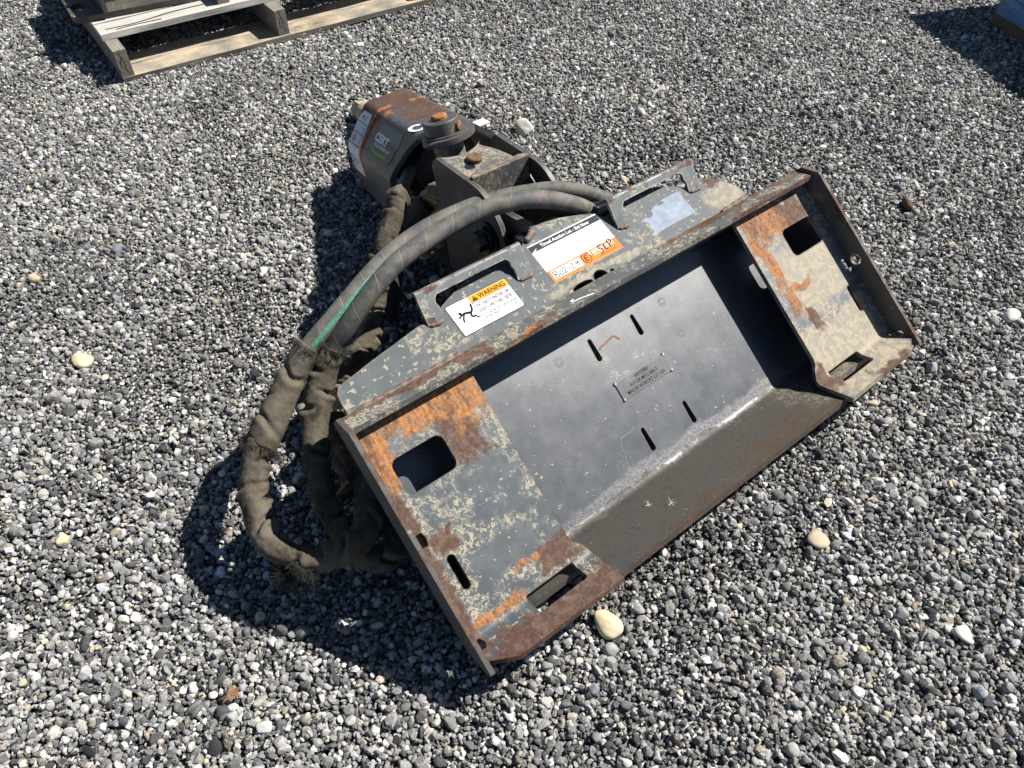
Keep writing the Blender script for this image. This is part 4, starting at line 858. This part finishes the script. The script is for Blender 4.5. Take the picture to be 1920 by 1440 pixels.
# ================================================================== BLUE CRATE
bd = Vector((.237, -1, 0)).normalized(); ba = math.atan2(bd.y, bd.x); bf = Matrix.Translation((1.769, 2.905, 0)) @ Matrix.Rotation(ba, 4, 'Z')   # x runs toward the viewer along the face, y to the right
bl = empty('blue_crate', (1.769, 2.905, 0), 'faded blue wooden crate with a red paint smudge at the top right corner', 'crate', None, ba)
g = G('blue_paint'); gr = g.noise(g.vm('MULTIPLY', g.co, (6, 60, 90)), 1, 4, .65, .5); bn = g.noise(g.co, 12, 4, .6); c = g.mix(g.sm(gr, .3, .7), (.055, .14, .26), (.13, .27, .42)); c = g.mix(g.math('MULTIPLY', g.sm(bn, .45, .7), .6), c, (.20, .24, .27))
wv = g.vm('ADD', g.co, g.vm('SCALE', g.vm('SUBTRACT', g.noise(g.co, 40, 3, .6, out=1), (.5, .5, .5)), sc=.04)); c = g.mix(g.math('MULTIPLY', g.blob(wv, (.06, 0, .155), (.025, .3, .02), .5), .9), c, (.50, .06, .05))
g.bump(gr, .6, .002); M_blue = g.done(c, .75, 0, .3)
for k, (z0, z1) in enumerate(((.048, .112), (.1145, .180), (.1825, .245))):
    b = MB(); b.box((0, .0, z0), (.95, .020, z1)); b.make('face_board', M_blue, bf, bl); b = MB(); b.box((-.001, .022, z0), (.019, .60, z1)); b.make('end_board', M_blue, bf, bl)
W_sk = wood('skid_wood', (.17, .115, .075), (.12, .09, .065))
for y in (.012, .30, .55): b = MB(); b.box((-.012, y, .0), (.97, y + .045, .047)); b.make('skid_runner', W_sk, bf, bl)
b = MB(); b.box((-.19, -.004, .286), (.95, .62, .306)); b.make('shadow_lid', M_blue, bf, bl)  # added lid out of view, sized to cast the shadow left of the crate
for x in (.02, .45, .90): b = MB(); b.box((x, .025, .20), (x + .04, .06, .2855)); b.make('corner_post', W_sk, bf, bl)

# ================================================================== SMALL LITTER
b = MB(); o_ = Vector((-.44, .432, .012)); ol = [(0, 0), (.006, .004), (.010, .002), (.011, .008), (.018, .010), (.013, .014), (.016, .021), (.009, .018), (.004, .024), (.002, .016), (-.005, .017), (-.002, .010), (-.007, .005), (-.001, .005)]
b.add([(x * 1.3, y * 1.3, .003 * math.sin(x * 300) + .002 * math.cos(y * 260)) for x, y in ol] + [(.005, .013, .005)], [(i, (i + 1) % len(ol), len(ol)) for i in range(len(ol))])
o = b.make('dry_leaf', plain('dry_leaf', (.13, .070, .035), .8, 0, .35, 150, .3), Matrix.Translation(o_)); m_ = o.modifiers.new('thickness', 'SOLIDIFY'); m_.thickness = .0006; tag(o, 'curled brown dry leaf on the gravel at the lower left', 'leaf')

def seed_tuft(loc, r, seed, lab):
    rr = random.Random(seed); b = MB(); c0 = Vector((0, 0, .0015))
    for i in range(16):
        d = Vector((rr.gauss(0, 1), rr.gauss(0, 1), abs(rr.gauss(0, .5)))).normalized() * r * rr.uniform(.5, 1.1); q = d.orthogonal().normalized() * .0005; w_ = q.cross(d).normalized() * .0005
        b.add([c0 - q, c0 + q, c0 + w_, c0 + d], [(0, 1, 3), (1, 2, 3), (2, 0, 3)])
    o = b.make('seed_tuft', M_seed, Matrix.Translation(loc), fix=False); tag(o, lab, 'seed tuft', 'dry seed tufts on the bottom lip')
M_seed = plain('seed_tuft', (.55, .50, .42), .9, 0, .2, 80, 0)
seed_tuft((.2427, .7675, .0465), .010, 3, 'pale seed tuft nearest the left flange on the bottom lip')
seed_tuft((.2803, .7632, .0580), .013, 5, 'larger pale seed tuft farther right on the bottom lip')
